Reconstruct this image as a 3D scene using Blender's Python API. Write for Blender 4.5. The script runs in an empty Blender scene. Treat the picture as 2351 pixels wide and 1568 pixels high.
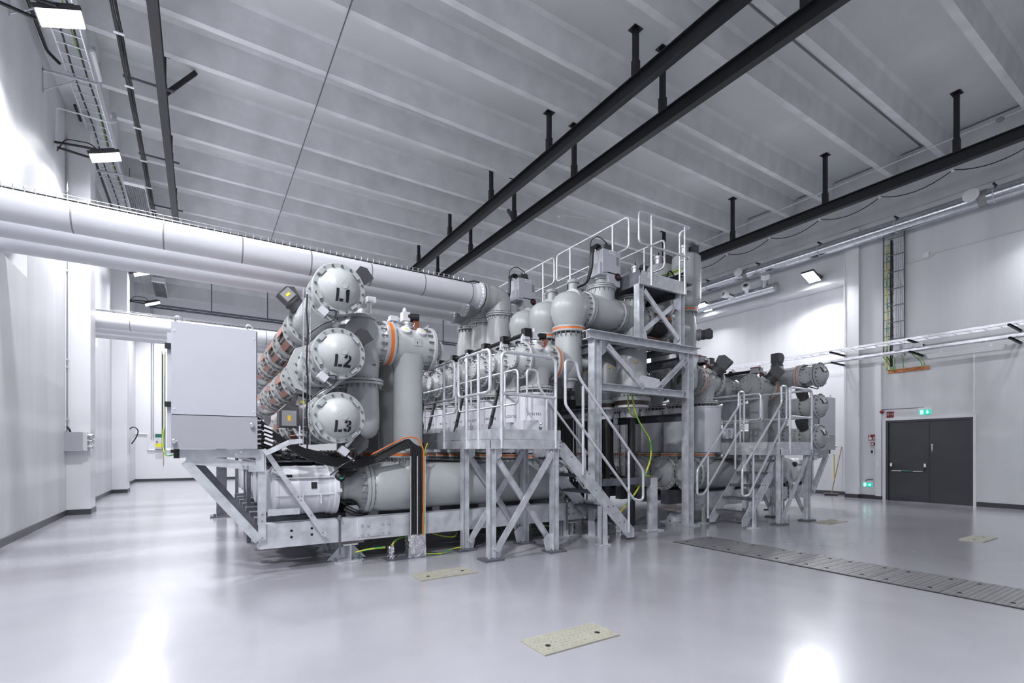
import bpy, bmesh, math, random
from mathutils import Vector, Matrix
random.seed(7)
scene = bpy.context.scene
COL = scene.collection
PI = math.pi

# ------------------------------------------------------------------ camera, world, lights, exposure
cam_data = bpy.data.cameras.new('camera')
cam_data.sensor_width = 36.0
cam_data.lens = 1130.0 / 2351.0 * 36.0
cam_data.shift_y = (1034.0 - 784.0) / 2351.0
cam_data.clip_start, cam_data.clip_end = 0.05, 200
cam = bpy.data.objects.new('camera', cam_data)
cam.location = (0, 0, 1.5)
cam.rotation_euler = (PI / 2, 0, -math.radians(32.4))
COL.objects.link(cam)
scene.camera = cam

world = bpy.data.worlds.new('world')
scene.world = world
world.use_nodes = True
world.node_tree.nodes['Background'].inputs[0].default_value = (0.75, 0.78, 0.86, 1)
world.node_tree.nodes['Background'].inputs[1].default_value = 0.05

vs = scene.view_settings
vs.view_transform = 'Standard'
vs.look = 'None'
vs.gamma = 1.0
vs.use_curve_mapping = False
vs.exposure = 0.8

FLOOD_W = 165.0
POWER = {-2.6: 0.8, 1.55: 1.6, 5.72: 0.9, -1.6: 0.05, 2.6: 0.35, 8.5: 0.8, 12.6: 0.8, 16.7: 0.7, 20.8: 0.7, 24.9: 0.7}
FLOOD_L = [(-2.02, y, 8.02) for y in (-2.6, 1.55, 5.72, 9.88, 14.03, 18.2, 22.5, 26.9)]
FLOOD_R = [(17.28, y, 7.3) for y in (-1.6, 2.6, 8.5, 12.6, 16.7, 20.8, 24.9)]
def area_light(name, loc, direction, sx, sy, power, spread=170):
    d = bpy.data.lights.new(name, 'AREA')
    d.shape = 'RECTANGLE'; d.size = sx; d.size_y = sy
    d.energy = power; d.color = (0.95, 0.96, 1.0); d.spread = math.radians(spread)
    o = bpy.data.objects.new(name, d)
    o.location = loc
    o.rotation_euler = Vector(direction).to_track_quat('-Z', 'Y').to_euler()
    COL.objects.link(o)
    return o
for i, (x, y, z) in enumerate(FLOOD_L):
    area_light('flood_lamp_light', (x + 0.28, y, z - 0.075), (0.36, 0, -0.933), 0.30, 0.50, FLOOD_W * POWER.get(y, 1.0), 150)
for i, (x, y, z) in enumerate(FLOOD_R):
    area_light('flood_lamp_light', (x - 0.10, y, z - 0.075), (-0.36, 0, -0.933), 0.30, 0.50, FLOOD_W * POWER.get(y, 1.0), 150)

# ------------------------------------------------------------------ materials
def nd(nt, t, **kw):
    n = nt.nodes.new(t)
    for k, v in kw.items(): setattr(n, k, v)
    return n
MATS = {}
def mat(name, col, rough=0.5, metal=0.0, var=0.0, vscale=4.0, bump=0.0, bscale=40.0, emit=0.0, spec=0.5, coat=0.0, rvar=0.0, stretch=None, detail=4.0):
    if name in MATS: return MATS[name]
    m = bpy.data.materials.new(name); m.use_nodes = True
    nt = m.node_tree; b = nt.nodes['Principled BSDF']
    b.inputs['Base Color'].default_value = (*col, 1)
    b.inputs['Roughness'].default_value = rough
    b.inputs['Metallic'].default_value = metal
    b.inputs['Specular IOR Level'].default_value = spec
    if coat: b.inputs['Coat Weight'].default_value = coat; b.inputs['Coat Roughness'].default_value = 0.08
    if emit:
        b.inputs['Emission Color'].default_value = (*col, 1); b.inputs['Emission Strength'].default_value = emit
    if var or bump or rvar:
        tc = nd(nt, 'ShaderNodeTexCoord'); mp = nd(nt, 'ShaderNodeMapping')
        nt.links.new(tc.outputs['Object'], mp.inputs['Vector'])
        if stretch: mp.inputs['Scale'].default_value = stretch
    if var or rvar:
        nz = nd(nt, 'ShaderNodeTexNoise'); nz.inputs['Scale'].default_value = vscale; nz.inputs['Detail'].default_value = detail
        nt.links.new(mp.outputs[0], nz.inputs['Vector'])
    if var:
        mx = nd(nt, 'ShaderNodeMix', data_type='RGBA')
        mx.inputs[6].default_value = (*[c * (1 - var) for c in col], 1)
        mx.inputs[7].default_value = (*[min(1, c * (1 + var)) for c in col], 1)
        rp = nd(nt, 'ShaderNodeMapRange'); rp.inputs[1].default_value = 0.3; rp.inputs[2].default_value = 0.7
        nt.links.new(nz.outputs[0], rp.inputs[0]); nt.links.new(rp.outputs[0], mx.inputs[0])
        nt.links.new(mx.outputs[2], b.inputs['Base Color'])
    if rvar:
        rr = nd(nt, 'ShaderNodeMapRange'); rr.inputs[1].default_value = 0.3; rr.inputs[2].default_value = 0.7
        rr.inputs[3].default_value = max(0.02, rough - rvar); rr.inputs[4].default_value = rough + rvar
        nt.links.new(nz.outputs[0], rr.inputs[0]); nt.links.new(rr.outputs[0], b.inputs['Roughness'])
    if bump:
        nb = nd(nt, 'ShaderNodeTexNoise'); nb.inputs['Scale'].default_value = bscale; nb.inputs['Detail'].default_value = 3
        bp = nd(nt, 'ShaderNodeBump'); bp.inputs['Strength'].default_value = bump; bp.inputs['Distance'].default_value = 0.02
        nt.links.new(mp.outputs[0], nb.inputs['Vector']); nt.links.new(nb.outputs[0], bp.inputs['Height'])
        nt.links.new(bp.outputs[0], b.inputs['Normal'])
    MATS[name] = m
    return m
GIS = mat('vessel_grey_paint', (0.41, 0.43, 0.435), 0.34, var=0.035, vscale=2.5, bump=0.03, bscale=180)
LGIS = mat('light_grey_paint', (0.60, 0.61, 0.65), 0.36, var=0.03, vscale=3)
PIPEW = mat('white_pipe_paint', (0.70, 0.71, 0.75), 0.33, var=0.02, vscale=2)
CABM = mat('cabinet_grey_paint', (0.50, 0.51, 0.56), 0.42, var=0.02, vscale=3, bump=0.02, bscale=300)
CABD = mat('cabinet_darker_paint', (0.36, 0.37, 0.40), 0.42, var=0.02, vscale=3)
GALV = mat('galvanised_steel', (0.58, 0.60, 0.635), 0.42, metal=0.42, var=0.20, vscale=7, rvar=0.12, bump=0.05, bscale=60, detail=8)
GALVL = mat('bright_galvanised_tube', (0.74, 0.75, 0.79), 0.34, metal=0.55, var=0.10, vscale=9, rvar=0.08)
DGALV = mat('dull_and_shaded_galvanised', (0.15, 0.155, 0.18), 0.5, metal=0.5, var=0.25, vscale=6)  # dull metal; also paints shade onto galvanised parts deep in the machine
ALU = mat('spiral_duct_metal', (0.62, 0.64, 0.68), 0.24, metal=1.0, var=0.06, vscale=5)
STEEL = mat('bright_steel', (0.72, 0.72, 0.74), 0.28, metal=1.0)
BOLT = mat('bolt_steel', (0.30, 0.30, 0.31), 0.35, metal=0.9)
BLK = mat('black_beam_paint', (0.010, 0.010, 0.014), 0.42)
RUB = mat('black_cable_rubber', (0.008, 0.008, 0.010), 0.45)
DRV = mat('dark_grey_drive_plastic', (0.055, 0.056, 0.062), 0.5)
DRVG = mat('grey_drive_cover', (0.30, 0.30, 0.30), 0.45, metal=0.3)
ORG = mat('orange_ring', (0.72, 0.16, 0.02), 0.4)
COP = mat('copper_strap', (0.42, 0.15, 0.085), 0.42, metal=0.6, var=0.2, vscale=12)
COPB = mat('copper_bar', (0.30, 0.12, 0.055), 0.3, metal=0.9, var=0.5, vscale=14)
YEL = mat('yellow_label', (0.75, 0.70, 0.03), 0.5)
YORG = mat('amber_label', (0.85, 0.50, 0.02), 0.5)
WHT = mat('white_plastic', (0.80, 0.80, 0.82), 0.4)
LETT = mat('black_stencil', (0.008, 0.008, 0.008), 0.5)
FOIL = mat('crumpled_foil', (0.80, 0.80, 0.82), 0.22, metal=1.0, bump=1.0, bscale=26)
HATCH = mat('hatch_plate_beige', (0.38, 0.37, 0.31), 0.45, metal=0.2, var=0.08, vscale=10)
TRENCH = mat('trench_plate_grey', (0.20, 0.20, 0.205), 0.38, metal=0.5, var=0.12, vscale=5)
HOLE = mat('dark_hole', (0.004, 0.004, 0.004), 0.9)
DOORM = mat('anthracite_door', (0.055, 0.055, 0.062), 0.40, var=0.05, vscale=1.2)
SKIRT = mat('dark_grey_skirting', (0.05, 0.053, 0.062), 0.4)
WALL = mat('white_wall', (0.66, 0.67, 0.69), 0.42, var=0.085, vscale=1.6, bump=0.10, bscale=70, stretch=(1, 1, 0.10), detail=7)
WALLP = mat('smooth_white_panel', (0.74, 0.745, 0.77), 0.40, var=0.03, vscale=0.6)
CEIL = mat('painted_concrete', (0.74, 0.75, 0.755), 0.6, var=0.06, vscale=0.7, bump=0.08, bscale=30, detail=6)
RIBM = mat('painted_concrete_rib', (0.78, 0.785, 0.80), 0.6, var=0.08, vscale=2.2, bump=0.10, bscale=24, detail=8)
RED = mat('sign_red', (0.19, 0.012, 0.016), 0.45)
FRED = mat('extinguisher_red', (0.12, 0.012, 0.012), 0.35)
GRN = mat('lit_exit_green', (0.0, 0.42, 0.30), 0.4, emit=0.7)
WLIT = mat('lit_exit_white', (0.9, 1.0, 0.98), 0.4, emit=1.1)
LAMP = mat('flood_lamp_glass', (0.95, 0.97, 1.0), 0.3, emit=28)
TUBE = mat('tube_lamp_cover', (0.85, 0.86, 0.88), 0.35)
WOOD = mat('weathered_wood', (0.24, 0.20, 0.20), 0.7, var=0.3, vscale=8, stretch=(1, 8, 8))
BROOM = mat('broom_wood', (0.30, 0.17, 0.08), 0.6)
GRNBOX = mat('dark_green_label', (0.01, 0.12, 0.09), 0.5)

def floor_material():
    m = bpy.data.materials.new('grey_epoxy_floor'); m.use_nodes = True
    nt = m.node_tree; b = nt.nodes['Principled BSDF']
    tc = nd(nt, 'ShaderNodeTexCoord')
    def noise(sc, det, scale=(1, 1, 1)):
        mp = nd(nt, 'ShaderNodeMapping'); mp.inputs['Scale'].default_value = scale
        n = nd(nt, 'ShaderNodeTexNoise'); n.inputs['Scale'].default_value = sc; n.inputs['Detail'].default_value = det
        nt.links.new(tc.outputs['Object'], mp.inputs[0]); nt.links.new(mp.outputs[0], n.inputs['Vector'])
        return n
    n1 = noise(0.7, 6); n2 = noise(2.2, 5)
    mx = nd(nt, 'ShaderNodeMix', data_type='RGBA')
    mx.inputs[6].default_value = (0.29, 0.29, 0.325, 1); mx.inputs[7].default_value = (0.37, 0.37, 0.40, 1)
    ad = nd(nt, 'ShaderNodeMath', operation='MULTIPLY_ADD'); ad.inputs[1].default_value = 0.22
    nt.links.new(n2.outputs[0], ad.inputs[0])
    hf = nd(nt, 'ShaderNodeMath', operation='MULTIPLY'); hf.inputs[1].default_value = 0.78
    nt.links.new(n1.outputs[0], hf.inputs[0]); nt.links.new(hf.outputs[0], ad.inputs[2])
    rp = nd(nt, 'ShaderNodeMapRange'); rp.inputs[1].default_value = 0.2; rp.inputs[2].default_value = 0.8
    nt.links.new(ad.outputs[0], rp.inputs[0]); nt.links.new(rp.outputs[0], mx.inputs[0])
    nt.links.new(mx.outputs[2], b.inputs['Base Color'])
    rr = nd(nt, 'ShaderNodeMapRange'); rr.inputs[1].default_value = 0.1; rr.inputs[2].default_value = 0.9
    rr.inputs[3].default_value = 0.17; rr.inputs[4].default_value = 0.24
    nt.links.new(n2.outputs[0], rr.inputs[0]); nt.links.new(rr.outputs[0], b.inputs['Roughness'])
    b.inputs['Specular IOR Level'].default_value = 0.75
    b.inputs['Coat Weight'].default_value = 0.5; b.inputs['Coat Roughness'].default_value = 0.17
    n3 = noise(9.0, 5)
    bp = nd(nt, 'ShaderNodeBump'); bp.inputs['Strength'].default_value = 0.006; bp.inputs['Distance'].default_value = 0.02
    nt.links.new(n3.outputs[0], bp.inputs['Height']); nt.links.new(bp.outputs[0], b.inputs['Normal'])
    return m
FLOORM = floor_material()

def stripe_material(name, a, bcol):
    m = bpy.data.materials.new(name); m.use_nodes = True
    nt = m.node_tree; b = nt.nodes['Principled BSDF']; b.inputs['Roughness'].default_value = 0.45
    tc = nd(nt, 'ShaderNodeTexCoord'); sx = nd(nt, 'ShaderNodeSeparateXYZ')
    nt.links.new(tc.outputs['Normal'], sx.inputs[0])
    g = nd(nt, 'ShaderNodeMath', operation='GREATER_THAN'); g.inputs[1].default_value = 0.0
    so = nd(nt, 'ShaderNodeSeparateXYZ'); nt.links.new(tc.outputs['Object'], so.inputs[0])
    ax = nd(nt, 'ShaderNodeMath', operation='MULTIPLY_ADD'); ax.inputs[1].default_value = 9.0
    sm = nd(nt, 'ShaderNodeMath', operation='ADD'); nt.links.new(so.outputs[2], sm.inputs[0]); nt.links.new(so.outputs[0], sm.inputs[1])
    nt.links.new(sm.outputs[0], ax.inputs[0])
    nx = nd(nt, 'ShaderNodeMath', operation='MULTIPLY'); nx.inputs[1].default_value = 3.2
    n2 = nd(nt, 'ShaderNodeMath', operation='ADD'); nt.links.new(sx.outputs[0], n2.inputs[0]); nt.links.new(sx.outputs[2], n2.inputs[1]); nt.links.new(n2.outputs[0], nx.inputs[0]); nt.links.new(nx.outputs[0], ax.inputs[2])
    s = nd(nt, 'ShaderNodeMath', operation='SINE'); nt.links.new(ax.outputs[0], s.inputs[0]); nt.links.new(s.outputs[0], g.inputs[0])
    mx = nd(nt, 'ShaderNodeMix', data_type='RGBA'); mx.inputs[6].default_value = (*a, 1); mx.inputs[7].default_value = (*bcol, 1)
    nt.links.new(g.outputs[0], mx.inputs[0]); nt.links.new(mx.outputs[2], b.inputs['Base Color'])
    return m
EARTH = stripe_material('green_yellow_insulation', (0.02, 0.28, 0.06), (0.62, 0.58, 0.03))

# ------------------------------------------------------------------ mesh builder
MIR = None      # when set to a number c, every built x becomes c - x
class MB:
    def __init__(s): s.v, s.f = [], []
    def add(s, vs, fs):
        o = len(s.v); s.v += [tuple(v) for v in vs]; s.f += [tuple(i + o for i in f) for f in fs]; return s
    def box(s, x0, x1, y0, y1, z0, z1):
        return s.add([(x0,y0,z0),(x1,y0,z0),(x1,y1,z0),(x0,y1,z0),(x0,y0,z1),(x1,y0,z1),(x1,y1,z1),(x0,y1,z1)],
                     [(0,3,2,1),(4,5,6,7),(0,1,5,4),(1,2,6,5),(2,3,7,6),(3,0,4,7)])
    def obox(s, c, ax, hx, hy, hz):      # oriented box: ax = 3 unit vectors
        c = Vector(c); X, Y, Z = [Vector(a) for a in ax]; vs = []
        for k in (-1, 1):
            for (i, j) in ((-1,-1),(1,-1),(1,1),(-1,1)): vs.append(c + X*hx*i + Y*hy*j + Z*hz*k)
        return s.add(vs, [(0,3,2,1),(4,5,6,7),(0,1,5,4),(1,2,6,5),(2,3,7,6),(3,0,4,7)])
    def prof(s, p, q, poly, up=(0,0,1)):  # extrude a 2D section (u, v) from p to q; v runs along 'up'
        p, q = Vector(p), Vector(q); w = (q - p).normalized(); up = Vector(up)
        u = up.cross(w)
        if u.length < 1e-4: u = Vector((1,0,0)).cross(w)
        u.normalize(); v = w.cross(u); n = len(poly)
        vs = [p + u*a + v*b for a, b in poly] + [q + u*a + v*b for a, b in poly]
        fs = [(i, (i+1) % n, n + (i+1) % n, n + i) for i in range(n)]
        return s.add(vs, fs + [tuple(range(n-1,-1,-1)), tuple(range(n, 2*n))])
    def bar(s, p, q, w, h, up=(0,0,1)):
        return s.prof(p, q, [(-w/2,-h/2),(w/2,-h/2),(w/2,h/2),(-w/2,h/2)], up)
    def lathe(s, prof, o, ax, seg=36, cap=True):   # prof = [(t, r)] along the axis
        o = Vector(o); ax = Vector(ax).normalized()
        a = Vector((0,0,1)) if abs(ax.z) < 0.9 else Vector((1,0,0))
        u = a.cross(ax).normalized(); v = ax.cross(u); vs, fs = [], []
        for t, r in prof:
            for k in range(seg):
                an = 2*PI*k/seg; vs.append(o + ax*t + (u*math.cos(an) + v*math.sin(an))*max(r, 1e-4))
        for i in range(len(prof)-1):
            for k in range(seg):
                k2 = (k+1) % seg; fs.append((i*seg+k, i*seg+k2, (i+1)*seg+k2, (i+1)*seg+k))
        if cap:
            fs.append(tuple(range(seg-1,-1,-1))); fs.append(tuple((len(prof)-1)*seg + k for k in range(seg)))
        return s.add(vs, fs)
    def cyl(s, p, q, r, seg=16):
        d = Vector(q) - Vector(p); return s.lathe([(0,r),(d.length,r)], p, d, seg)
    def sphere(s, c, r, seg=32, rings=14, sc=(1,1,1)):
        vs, fs = [], []
        for i in range(rings+1):
            ph = PI*i/rings
            for k in range(seg):
                an = 2*PI*k/seg
                vs.append((c[0]+r*sc[0]*math.sin(ph)*math.cos(an), c[1]+r*sc[1]*math.sin(ph)*math.sin(an), c[2]-r*sc[2]*math.cos(ph)))
        for i in range(rings):
            for k in range(seg):
                k2 = (k+1) % seg; fs.append((i*seg+k, i*seg+k2, (i+1)*seg+k2, (i+1)*seg+k))
        return s.add(vs, fs)
    def tube(s, pts, r, seg=10, fil=0.0, closed=False, n=6):
        P = [Vector(p) for p in pts]; path = []; m = len(P)
        for i in range(m):
            if fil and (closed or 0 < i < m-1):
                a, b, c = P[i-1], P[i], P[(i+1) % m]
                d1, d2 = (a-b), (c-b); f = min(fil, d1.length*0.48, d2.length*0.48)
                d1.normalize(); d2.normalize(); p0, p2 = b + d1*f, b + d2*f
                for k in range(n+1):
                    t = k/n; path.append(p0*(1-t)**2 + b*2*t*(1-t) + p2*t*t)
            else: path.append(P[i])
        L = len(path); vs, fs = [], []; u = None
        for i in range(L):
            a = path[i-1] if (closed or i) else path[0]; b = path[(i+1) % L] if (closed or i < L-1) else path[-1]
            w = (b - a).normalized()
            if u is None:
                u = Vector((0,0,1)).cross(w)
                if u.length < 0.1: u = Vector((1,0,0)).cross(w)
            u = (u - w*u.dot(w)).normalized(); v = w.cross(u)
            for k in range(seg):
                an = 2*PI*k/seg; vs.append(path[i] + (u*math.cos(an) + v*math.sin(an))*r)
        for i in range(L if closed else L-1):
            j = (i+1) % L
            for k in range(seg):
                k2 = (k+1) % seg; fs.append((i*seg+k, i*seg+k2, j*seg+k2, j*seg+k))
        if not closed: fs += [tuple(range(seg-1,-1,-1)), tuple((L-1)*seg+k for k in range(seg))]
        return s.add(vs, fs)
    def plate(s, pts, nrm, t):            # extruded polygon (3D points in one plane)
        nrm = Vector(nrm).normalized()*t; P = [Vector(p) for p in pts]; n = len(P)
        vs = P + [p + nrm for p in P]
        return s.add(vs, [tuple(range(n-1,-1,-1)), tuple(range(n,2*n))] + [(i,(i+1)%n,n+(i+1)%n,n+i) for i in range(n)])
    def bolts(s, o, ax, R, n=16, r=0.011, h=0.03, t0=0.0, both=0.0):
        o = Vector(o); ax = Vector(ax).normalized()
        a = Vector((0,0,1)) if abs(ax.z) < 0.9 else Vector((1,0,0))
        u = a.cross(ax).normalized(); v = ax.cross(u)
        for k in range(n):
            an = 2*PI*(k+0.5)/n + t0; c = o + (u*math.cos(an) + v*math.sin(an))*R
            s.lathe([(-both-h, r), (h, r)] if both else [(0, r*1.25), (h*0.4, r*1.25), (h*0.4, r), (h, r)], c, ax, 6)
        return s
    def mesh(s, name, off):
        me = bpy.data.meshes.new(name)
        off = Vector(off)
        if MIR is None: vs = [(v[0]-off.x, v[1]-off.y, v[2]-off.z) for v in s.v]; fs = s.f
        else: vs = [(MIR-v[0]-off.x, v[1]-off.y, v[2]-off.z) for v in s.v]; fs = [f[::-1] for f in s.f]
        me.from_pydata(vs, [], fs)
        me.polygons.foreach_set('use_smooth', [True]*len(me.polygons))
        me.set_sharp_from_angle(angle=math.radians(32))
        me.update()
        return me
def rects(w, h): return [(-w/2,-h/2),(w/2,-h/2),(w/2,h/2),(-w/2,h/2)]
def ibeam(w, h, tf=0.012, tw=0.008):
    return [(-w/2,-h/2),(w/2,-h/2),(w/2,-h/2+tf),(tw/2,-h/2+tf),(tw/2,h/2-tf),(w/2,h/2-tf),(w/2,h/2),(-w/2,h/2),(-w/2,h/2-tf),(-tw/2,h/2-tf),(-tw/2,-h/2+tf),(-w/2,-h/2+tf)]
def chan(w, h, t=0.009): return [(-w/2,-h/2),(w/2,-h/2),(w/2,-h/2+t),(-w/2+t,-h/2+t),(-w/2+t,h/2-t),(w/2,h/2-t),(w/2,h/2),(-w/2,h/2)]
def angle(w, h, t=0.008): return [(-w/2,-h/2),(w/2,-h/2),(w/2,-h/2+t),(-w/2+t,-h/2+t),(-w/2+t,h/2),(-w/2,h/2)]

def T(name, label, cat, loc=(0,0,0), group=None):
    o = bpy.data.objects.new(name, None); o.empty_display_size = 0.1
    l = Vector(loc)
    if MIR is not None: l.x = MIR - l.x
    o.location = l; o['label'] = label; o['category'] = cat
    if group: o['group'] = group
    o['_l'] = tuple(l)
    COL.objects.link(o); return o
def rootloc(o):
    while o.parent: o = o.parent
    return o.location
def P(parent, name, mb, m, label=None, stuff=False):
    me = mb.mesh(name, rootloc(parent)); me.materials.append(m)
    o = bpy.data.objects.new(name, me); COL.objects.link(o); o.parent = parent
    if label: o['label'] = label
    if stuff: o['kind'] = 'stuff'
    return o
def ONE(name, label, cat, mb, m, loc=(0,0,0), group=None):
    l = Vector(loc)
    if MIR is not None: l.x = MIR - l.x
    me = mb.mesh(name, l); me.materials.append(m)
    o = bpy.data.objects.new(name, me); o.location = l; COL.objects.link(o)
    o['label'] = label; o['category'] = cat
    if group: o['group'] = group
    return o
def S(name, mb, m, parent=None):
    me = mb.mesh(name, (0,0,0)); me.materials.append(m)
    o = bpy.data.objects.new(name, me); COL.objects.link(o)
    if parent is None: o['kind'] = 'structure'
    else: o.parent = parent
    return o
def rep(proto, offs):                 # more of the same part, sharing its mesh
    for d in offs:
        c = proto.copy(); COL.objects.link(c); c.parent = proto.parent; c.location = Vector(d)
def dup(root, d, label, group=None):
    def cp(o, par):
        c = o.copy(); COL.objects.link(c)
        if par is not None: c.parent = par
        for k in list(o.children): cp(k, c)
        return c
    r = cp(root, None); r.location = Vector(root.location) + Vector(d); r['label'] = label
    if group: r['group'] = group
    return r
X, Y, Z = Vector((1,0,0)), Vector((0,1,0)), Vector((0,0,1))

# ------------------------------------------------------------------ the hall
YB, YF = 29.6, -6.0                    # far wall, wall behind the camera
XL, XR = -2.6, 17.6
ZS = 10.25                             # underside of the roof slab
S('floor', MB().box(XL-0.6, XR+0.9, YF, YB, -0.2, 0.0), FLOORM)
# left wall with two openings for the white pipes
w = MB()
wl = [(YF, 8.6), (12.05, 15.3), (19.25, YB)]
w.box(XL-0.5, XL, YF, YB, 0, 4.58).box(XL-0.5, XL, YF, YB, 5.45, 11)
for a, b in wl: w.box(XL-0.5, XL, a, b, 4.58, 5.45)
w.box(XL-0.9, XL-0.5, 8.0, 12.6, 4.2, 5.9).box(XL-0.9, XL-0.5, 15, 19.6, 4.2, 5.9)
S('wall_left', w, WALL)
for k, (a, b) in enumerate(((1.1, 1.75), (8.1-7, 8.1-7), (15.1, 15.75), (22.05, 22.75))):
    if a == b: continue
    S('trim_%d' % (k+1), MB().box(XL, -2.17, a, b, 0, 9.45), WALLP)
    S('baseboard_left_pillar_%d' % (k+1), MB().box(XL, -2.155, a-0.015, b+0.015, 0, 0.125), SKIRT)
S('baseboard_left', MB().box(XL, XL+0.018, YF, YB, 0, 0.125), SKIRT)
S('wall_back', MB().box(XL, XR+0.9, YB, YB+0.3, 0, 11), WALLP)
S('baseboard_back', MB().box(XL, XR, YB-0.018, YB, 0, 0.12), SKIRT)
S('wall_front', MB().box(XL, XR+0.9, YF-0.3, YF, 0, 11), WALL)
# right wall: flush part by the door (with door opening), pilaster, recessed bay under an upper beam
w = MB()
w.box(XR, XR+0.9, YF, 4.53, 0, 7.0).box(XR, XR+0.9, 6.53, 7.23, 0, 7.0).box(XR, XR+0.9, 4.53, 6.53, 2.4, 7.0)
w.box(XR, XR+0.9, YF, YB, 7.0, 11)
w.box(XR+0.62, XR+0.9, 7.2, YB, 0, 7.0)
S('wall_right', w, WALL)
S('trim_5', MB().box(XR-0.12, XR+0.64, 7.22, 7.60, 0, 8.5), WALLP)
S('trim_6', MB().box(XR-0.10, XR+0.64, 14.9, 15.6, 0, 7.55), WALLP)
S('trim_7', MB().box(XR-0.07, XR, 6.64, 6.79, 0.1, 4.15), WALLP)
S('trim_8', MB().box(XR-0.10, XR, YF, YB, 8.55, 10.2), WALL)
S('baseboard_right', MB().box(XR-0.018, XR, YF, 4.50, 0, 0.12).box(XR-0.018, XR, 6.6, 7.22, 0, 0.12).box(XR+0.6, XR+0.62, 7.60, YB, 0, 0.12).box(XR-0.135, XR-0.12, 7.205, 7.615, 0, 0.12).box(XR-0.135, XR, 7.205, 7.22, 0, 0.12), SKIRT)
# roof: double-tee units 3 m wide
ceil = S('ceiling', MB().box(XL, XR+0.9, YF, YB, ZS+0.12, ZS+0.3), SKIRT)
y0 = 11.65 - 18.0
unit = MB().box(-1.83, XR, y0+0.028, y0+2.972, ZS, ZS+0.12)
pan = S('ceiling_panel', unit, CEIL, ceil)
rep(pan, [(0, 3.0*i, 0) for i in range(1, 12)])
def stem(yc):
    zb = 9.6
    return MB().plate([(-1.9, yc-0.072, zb), (-1.9, yc+0.072, zb), (-1.9, yc+0.13, ZS-0.06), (-1.9, yc+0.20, ZS), (-1.9, yc-0.20, ZS), (-1.9, yc-0.13, ZS-0.06)], X, XR+1.95)
rib = S('ceiling_rib', stem(y0+0.65), RIBM, ceil)
rep(rib, [(0, 3.0*i + d, 0) for i in range(0, 12) for d in (0.0, 1.8) if not (i == 0 and d == 0) and y0+0.65+3*i+d < YB])
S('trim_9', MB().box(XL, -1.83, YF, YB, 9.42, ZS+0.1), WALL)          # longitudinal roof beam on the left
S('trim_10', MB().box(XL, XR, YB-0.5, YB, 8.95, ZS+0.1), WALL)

# ------------------------------------------------------------------ double door
d = T('door_1', 'anthracite double door with panic bar in the right wall', 'door', (XR, 5.53, 0)); d['kind'] = 'structure'
del d['category']; del d['label']
P(d, 'door_frame', MB().box(XR-0.03, XR+0.1, 6.47, 6.53, 0, 2.4).box(XR-0.03, XR+0.1, 4.53, 4.59, 0, 2.4).box(XR-0.03, XR+0.1, 4.59, 6.47, 2.34, 2.4), DOORM)
P(d, 'wall_lining', MB().box(XR-0.045, XR, 6.53, 6.61, 0, 2.46).box(XR-0.045, XR, 4.47, 4.53, 0, 2.46).box(XR-0.045, XR, 4.53, 6.53, 2.4, 2.46), WALLP)
lf = P(d, 'door_leaf', MB().box(XR+0.02, XR+0.07, 5.52, 6.465, 0.012, 2.335), DOORM, 'leaf with the panic bar')
rt = P(d, 'door_leaf', MB().box(XR+0.02, XR+0.07, 4.595, 5.51, 0.012, 2.335), DOORM, 'plain leaf with a small silver lock')
P(lf, 'cover_strip', MB().box(XR+0.005, XR+0.02, 5.49, 5.53, 0.012, 2.335), DOORM)
P(lf, 'panic_bar', MB().cyl((XR-0.07, 5.60, 0.89), (XR-0.07, 6.38, 0.89), 0.013, 10), STEEL)
P(lf, 'bar_arm', MB().tube([(XR+0.02, 5.58, 1.02), (XR-0.06, 5.58, 1.0), (XR-0.07, 5.60, 0.89)], 0.018, 8, 0.04), RUB)
P(lf, 'bar_arm', MB().tube([(XR+0.02, 6.40, 1.02), (XR-0.06, 6.40, 1.0), (XR-0.07, 6.38, 0.89)], 0.018, 8, 0.04), RUB)
P(lf, 'bar_housing', MB().lathe([(0,0.02),(0.02,0.034),(0.1,0.034),(0.13,0.02)], (XR-0.01, 5.58, 1.0), (0,0,1), 12), STEEL)
P(lf, 'bar_housing', MB().lathe([(0,0.02),(0.02,0.034),(0.1,0.034),(0.13,0.02)], (XR-0.01, 6.40, 1.0), (0,0,1), 12), STEEL)
P(lf, 'bar_label', MB().cyl((XR-0.07, 5.84, 0.89), (XR-0.07, 6.13, 0.89), 0.0155, 10), GRNBOX)
P(rt, 'door_lock', MB().lathe([(0,0.03),(0.03,0.03)], (XR+0.02, 5.42, 1.66), (-1,0,0), 14).box(XR-0.005, XR+0.02, 5.40, 5.44, 1.50, 1.66).lathe([(0,0.016),(0.03,0.016)], (XR+0.02, 5.42, 1.47), (-1,0,0), 10), STEEL)

# text helper: built-in font turned into a mesh
def text_mb(body, size, origin, right, up, depth=0.002, bold=0.0):
    cu = bpy.data.curves.new('lettering', 'FONT'); cu.body = body; cu.size = size; cu.offset = bold; cu.resolution_u = 3
    o = bpy.data.objects.new('lettering', cu); COL.objects.link(o)
    dg = bpy.context.evaluated_depsgraph_get(); me = bpy.data.meshes.new_from_object(o.evaluated_get(dg))
    mb = MB(); r, u, og = Vector(right), Vector(up), Vector(origin)
    mb.add([og + r*v.co.x + u*v.co.y for v in me.vertices], [tuple(p.vertices) for p in me.polygons])
    bpy.data.objects.remove(o); bpy.data.curves.remove(cu); bpy.data.meshes.remove(me)
    return mb
def sheet(mb, quads, o, r, u):        # flat quads/polygons given as 2D lists, on the plane o + r*a + u*b
    o, r, u = Vector(o), Vector(r), Vector(u)
    for q in quads: mb.add([o + r*a + u*b for a, b in q], [tuple(range(len(q)))])
    return mb
def rect(a, b, c, e): return [(a,b),(c,b),(c,e),(a,e)]
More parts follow.
